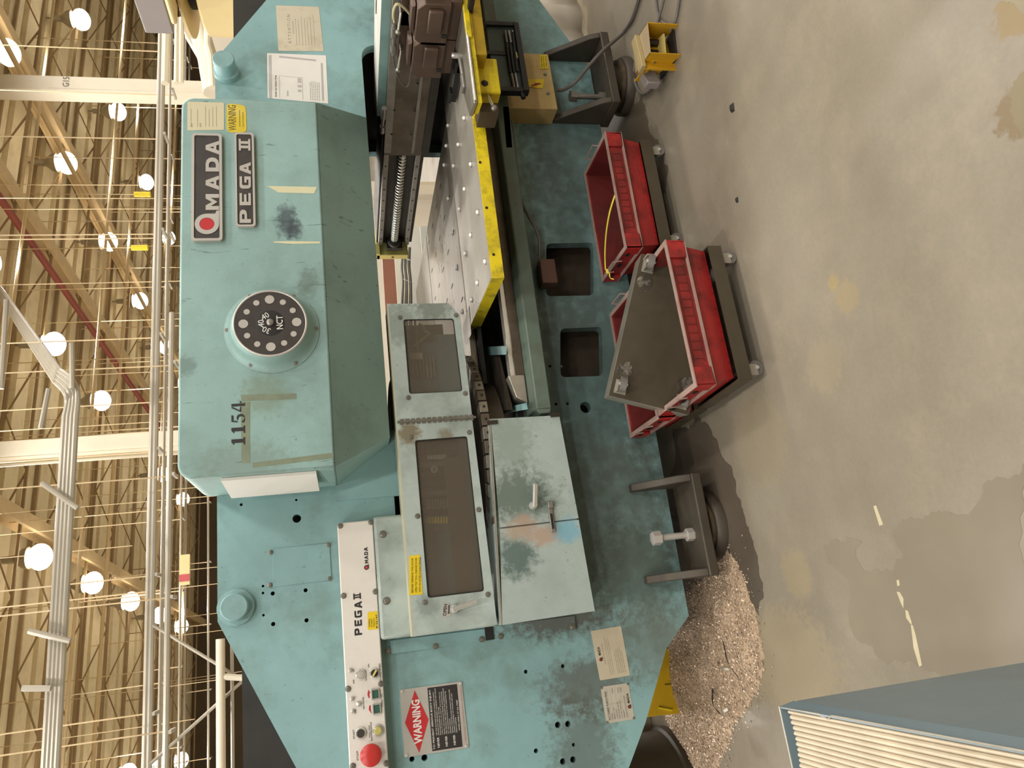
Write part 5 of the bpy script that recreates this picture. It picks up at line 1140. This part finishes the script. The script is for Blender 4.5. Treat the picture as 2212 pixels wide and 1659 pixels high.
def cable(lab, pts, r=.008, grp=None):
    o = MB().tube(bez(pts, 6), r, 8).build('floor_cable', CABLE); tag(o, lab, 'cable', grp); return o
cable('grey cable sagging from the beige electrical box to the floor', [aY(1206,195,2.99), aY(1222,192,2.93), aY(1245,175,2.88), aY(1270,145,2.86), aY(1300,112,2.86), aY(1325,90,2.9), aZ(1345,72,.012), aZ(1366,40,.01), aZ(1385,-20,.01)], .009)
cable('grey cable looping round the rear of the foot pedal', [aZ(1374,120,.012), aZ(1369,160,.012), aZ(1376,190,.012), aZ(1390,203,.012), aZ(1408,192,.012), aZ(1416,170,.03)], .007)
cable('inner grey cable running away from the foot pedal', [aZ(1415,-20,.01), aZ(1419,20,.01), aZ(1426,42,.012), aZ(1438,52,.02), aZ(1445,62,.03)], .007)
cable('middle grey cable running away from the foot pedal', [aZ(1437,-20,.02), aZ(1430,15,.02), aZ(1424,35,.024), aZ(1420,50,.03)], .007)
cable('outer grey cable running away from the foot pedal', [aZ(1470,-20,.01), aZ(1464,20,.01), aZ(1459,45,.012), aZ(1448,66,.02)], .007)

# ================================================================ punched slugs on the floor
CHIPM = paint('slug_copper', 'c8b198', .35, metal=.35, var=.25, scale=60, speck='4d3d32', speck_amt=.5)
CHIPB = paint('slug_heap', 'b0987d', .6, metal=.1, var=.3, scale=40, dirt='59462f', dirt_amt=.5, dirt_scale=10)
POLY = [aZ(*q_, 0) for q_ in ((1545,1205), (1575,1180), (1608,1240), (1640,1340), (1655,1440), (1640,1500), (1590,1570), (1545,1690), (1500,1690), (1440,1560), (1400,1440), (1440,1300), (1500,1260))]
def inside(x, y):
    c = False; n = len(POLY)
    for i in range(n):
        a_, b_ = POLY[i], POLY[i-1]
        if (a_.y > y) != (b_.y > y) and x < (b_.x-a_.x)*(y-a_.y)/(b_.y-a_.y)+a_.x: c = not c
    return c
def edge_d(x, y):
    best = 9; n = len(POLY)
    for i in range(n):
        a_, b_ = POLY[i], POLY[i-1]; d = b_-a_; t_ = max(0, min(1, ((x-a_.x)*d.x+(y-a_.y)*d.y)/d.length_squared))
        best = min(best, math.hypot(x-a_.x-d.x*t_, y-a_.y-d.y*t_))
    return best
from mathutils import noise as mnoise
def heap_z(x, y):
    d = min(edge_d(x, y), .3); return max(0, .045*(d/.3)**.8+.014*mnoise.noise((x*9, y*9, 0))*min(1, d/.1)-.004)
xs_ = [p.x for p in POLY]; ys_ = [p.y for p in POLY]
t = thing('slug_heap', 'spill of copper-coloured punched slugs on the floor at the left foot', 'metal scrap', (-.3, 3.2, 0))
q = MB(); N = 70; idx = {}
for i in range(N+1):
    for j in range(N+1):
        x = min(xs_)+(max(xs_)-min(xs_))*i/N; y = min(ys_)+(max(ys_)-min(ys_))*j/N
        if inside(x, y): idx[i, j] = len(q.v); q.v.append((x, y, heap_z(x, y)))
for (i, j) in list(idx):
    k = [(i, j), (i+1, j), (i+1, j+1), (i, j+1)]
    if all(a_ in idx for a_ in k): q.f.append(tuple(idx[a_] for a_ in k))
q.build('heap', CHIPB, t)
rnd = random.Random(3); q = MB(); cnt = 0
while cnt < 15000:
    x = rnd.uniform(min(xs_)-.05, max(xs_)+.08); y = rnd.uniform(min(ys_)-.06, max(ys_)+.05)
    ins = inside(x, y)
    if not ins:
        if rnd.random() > .10*math.exp(-edge_d(x, y)/.03) or y > 3.6: continue
    elif rnd.random() > .35+.65*min(1, edge_d(x, y)/.05): continue
    z = heap_z(x, y)+.0015 if ins else .0015
    r = rnd.uniform(.0022, .0048); a_ = rnd.uniform(0, PI); n = Vector((rnd.gauss(0, .35), rnd.gauss(0, .35), 1)).normalized()
    u_ = n.orthogonal().normalized(); v_ = n.cross(u_); b0_ = len(q.v); c = Vector((x, y, z+.001))
    q.v += [tuple(c+(u_*math.cos(a_+2*PI*k/5)+v_*math.sin(a_+2*PI*k/5))*r) for k in range(5)]; q.f.append(tuple(range(b0_, b0_+5))); cnt += 1
me = bpy.data.meshes.new('slugs'); me.from_pydata(q.v, [], q.f)
o = finish('slugs', me, CHIPM, t, kind='stuff')
for i, (x, y, a_, l_, lab) in enumerate(((1578,1420,.5,.09,'bent dark offcut lying in the slugs'), (1562,1440,1.4,.05,'short bluish offcut beside the bent one'), (1548,1515,.3,.05,'curled shiny offcut in the slugs'), (1568,1540,2.2,.03,'tiny bright clip at the edge of the slugs'), (1576,232+1000,0,.0,''))):
    if not lab: continue
    c = aZ(x, y, .035); d = Vector((math.cos(a_), math.sin(a_), 0))*l_
    o = ribbon(bez([c-d, c-d*.3+Vector((0, 0, .02)), c+d*.4+Vector((.01, .01, .005)), c+d], 5), .006).build('offcut', STEELD if i % 2 == 0 else GALV); tag(o, lab, 'metal scrap')
c = aZ(1578, 233, .01); o = MB().hexa([(c.x-.02, c.y-.008, 0), (c.x+.015, c.y-.014, 0), (c.x+.022, c.y+.01, 0), (c.x-.012, c.y+.015, 0), (c.x-.01, c.y-.004, .012), (c.x+.008, c.y-.006, .014), (c.x+.01, c.y+.006, .01), (c.x-.006, c.y+.008, .01)]).build('dirt_clump', DARK); tag(o, 'small dark clump on the open concrete, right of the crates', 'debris')
c = aZ(1588, 432, .01); o = MB().hexa([(c.x-.012, c.y-.005, 0), (c.x+.010, c.y-.009, 0), (c.x+.012, c.y+.007, 0), (c.x-.008, c.y+.009, 0), (c.x-.006, c.y-.003, .008), (c.x+.005, c.y-.004, .01), (c.x+.006, c.y+.004, .007), (c.x-.004, c.y+.005, .007)]).build('dirt_clump', DARK); tag(o, 'tiny dark clump on the concrete before the right-hand crate', 'debris')
c = aZ(1397, 950, .01); o = MB().box(c.x-.02, c.x+.02, c.y-.012, c.y+.012, 0, .02).build('paper_scrap', PAPER); tag(o, 'white paper scrap in the shadow left of the crates', 'paper')
# worn tape line on the floor
TAPEF = paint('floor_tape_worn', 'b7ab8c', .6, var=.1, scale=20, bump=0)
t = thing('floor_tape', 'worn broken strip of pale tape stuck on the concrete', 'tape', tuple(aZ(1950,1300,0)))
for seg in (((1887,1093),(1893,1092),(1908,1133),(1900,1136)), ((1937,1254),(1942,1252),(1944,1264),(1939,1266)), ((1937,1278),(1944,1279),(1952,1293),(1952,1314),(1947,1304)), ((1956,1317),(1962,1320),(1970,1345),(1969,1350),(1958,1335)), ((1968,1350),(1972,1350),(1978,1370),(1992,1437),(1986,1440),(1974,1400))):
    P = [aZ(*q_, 0) for q_ in seg]; MB().prism([(p.x, p.y) for p in P], 'z', .0, .0008).build('tape_piece', TAPEF, t)

# ================================================================ left: yellow guard, drum, pale crate behind the frame shoulder
Y = 3.72
t = thing('yellow_guard', 'folded yellow sheet metal piece on the floor under the left shoulder of the frame', 'guard', (-.45, Y, 0))
pts = [(1452,1400), (1476,1500), (1481,1517), (1472,1541), (1420,1546), (1330,1560), (1330,1400)]
MB().prism([(lambda p: (p.x, max(p.z, .0)))(aY(*q_, Y)) for q_ in pts], 'y', Y, Y+.03).build('sheet', paint('guard_yellow', 'd2a915', .45, var=.08), t, bevel=.003)
a_, b_ = aY(1436,1480,Y-.002), aY(1474,1477,Y-.002); MB().cyl(a_, b_, .004, 6).build('fold', YELO, t)
a_, b_ = aY(1422,1528,Y-.002), aY(1452,1534,Y-.002); MB().cyl(a_, b_, .006, 6).build('fold', YELC, t)
t = thing('drum', 'dark round drum base at the far left behind the press', 'drum', (-1.1, 4.0, 0))
cx = aY(1440, 1572, 3.95).x-.36
MB().lathe([(.36, 0), (.36, .04), (.345, .05), (.345, .45), (.355, .46), (.345, .48), (.34, .8), (.3, .82)], (cx, 4.0, 0), (0, 0, 1), 48).build('drum_body', paint('drum_brown', '3a3226', .45, var=.2, scale=3), t)
t = thing('pale_box', 'pale box half hidden between the yellow sheet and the dark drum', 'box', (-.75, 4.25, 0))
MB().box(-1.0, -.62, 4.2, 4.5, 0, .5).build('box_body', paint('pale_box_paint', 'b0a595', .5, var=.15), t, bevel=.004)
# blue filter housing, lower left corner: a waist-low cabinet close to the viewer
t = thing('filter_housing', 'blue sheet metal cabinet with cream pleated filter on top, in the near left corner', 'filter housing', (-.6, .9, 0))
hx_ = -.23; cz_ = aX(1712, 1514, hx_).z; cy_ = aX(1712, 1514, hx_).y
MB().box(-1.25, hx_, .35, cy_, 0, cz_).build('housing_body', BLUEC, t, bevel=.006)
rz_ = cz_+.022
ra, rb, rc = aZ(1683, 1526, rz_), aZ(2212, 1624, rz_), aZ(1712, 1659, rz_)
rx_ = ra.x; ry_ = ra.y; slope_ = (rb.x-ra.x)/(rb.y-ra.y); fx = (rc.y-ra.y)/(rc.x-ra.x)
def RP(s_, w_, h_=0): return Vector((rx_-s_*slope_-w_, ry_-s_+(-w_)*fx*1.0, rz_+h_))
MB().loft([Vector((hx_-.001, cy_, cz_-.002)), Vector((hx_-.001, .35, cz_-.002)), RP(1.0, .0), RP(0, .0)], [Vector((hx_-.006, cy_, cz_-.002)), Vector((hx_-.006, .35, cz_-.002)), RP(1.0, .003), RP(0, .003)]).build('bent_rim', BLUEC, t)
MB().loft([Vector((hx_, cy_-.001, cz_-.002)), Vector((-1.25, cy_-.001, cz_-.002)), RP(0, .95), RP(0, 0)], [Vector((hx_, cy_-.004, cz_-.002)), Vector((-1.25, cy_-.004, cz_-.002)), RP(0.003, .95), RP(0.003, 0)]).build('far_rim', BLUEC, t)
MB().tube([RP(0, .95), RP(0, 0), RP(.125, 0)]+bez([RP(.125, 0), RP(.15, .006, -.003), RP(.165, .0), RP(.18, -.001)], 5)[1:]+[RP(1.0, 0)], .0016, 6).build('bright_edge', GALV, t)
FIL = paint('filter_cream', 'b3a68f', .7, var=.12, scale=10, dirt='87795f', dirt_amt=.3, dirt_scale=12)
for k in range(60):
    w_ = .008+k*.0092; s0_ = .022+.004*math.sin(k*.35)+.0015*(k % 2)
    A_ = [RP(s0_, w_+.0046*math.cos(a), -.010+.007*math.sin(a)) for a in [PI*i/5 for i in range(6)]]; B_ = [RP(.98, w_+.0046*math.cos(a), -.010+.007*math.sin(a)) for a in [PI*i/5 for i in range(6)]]
    MB().loft(A_, B_).build('filter_pleat', FIL, t)
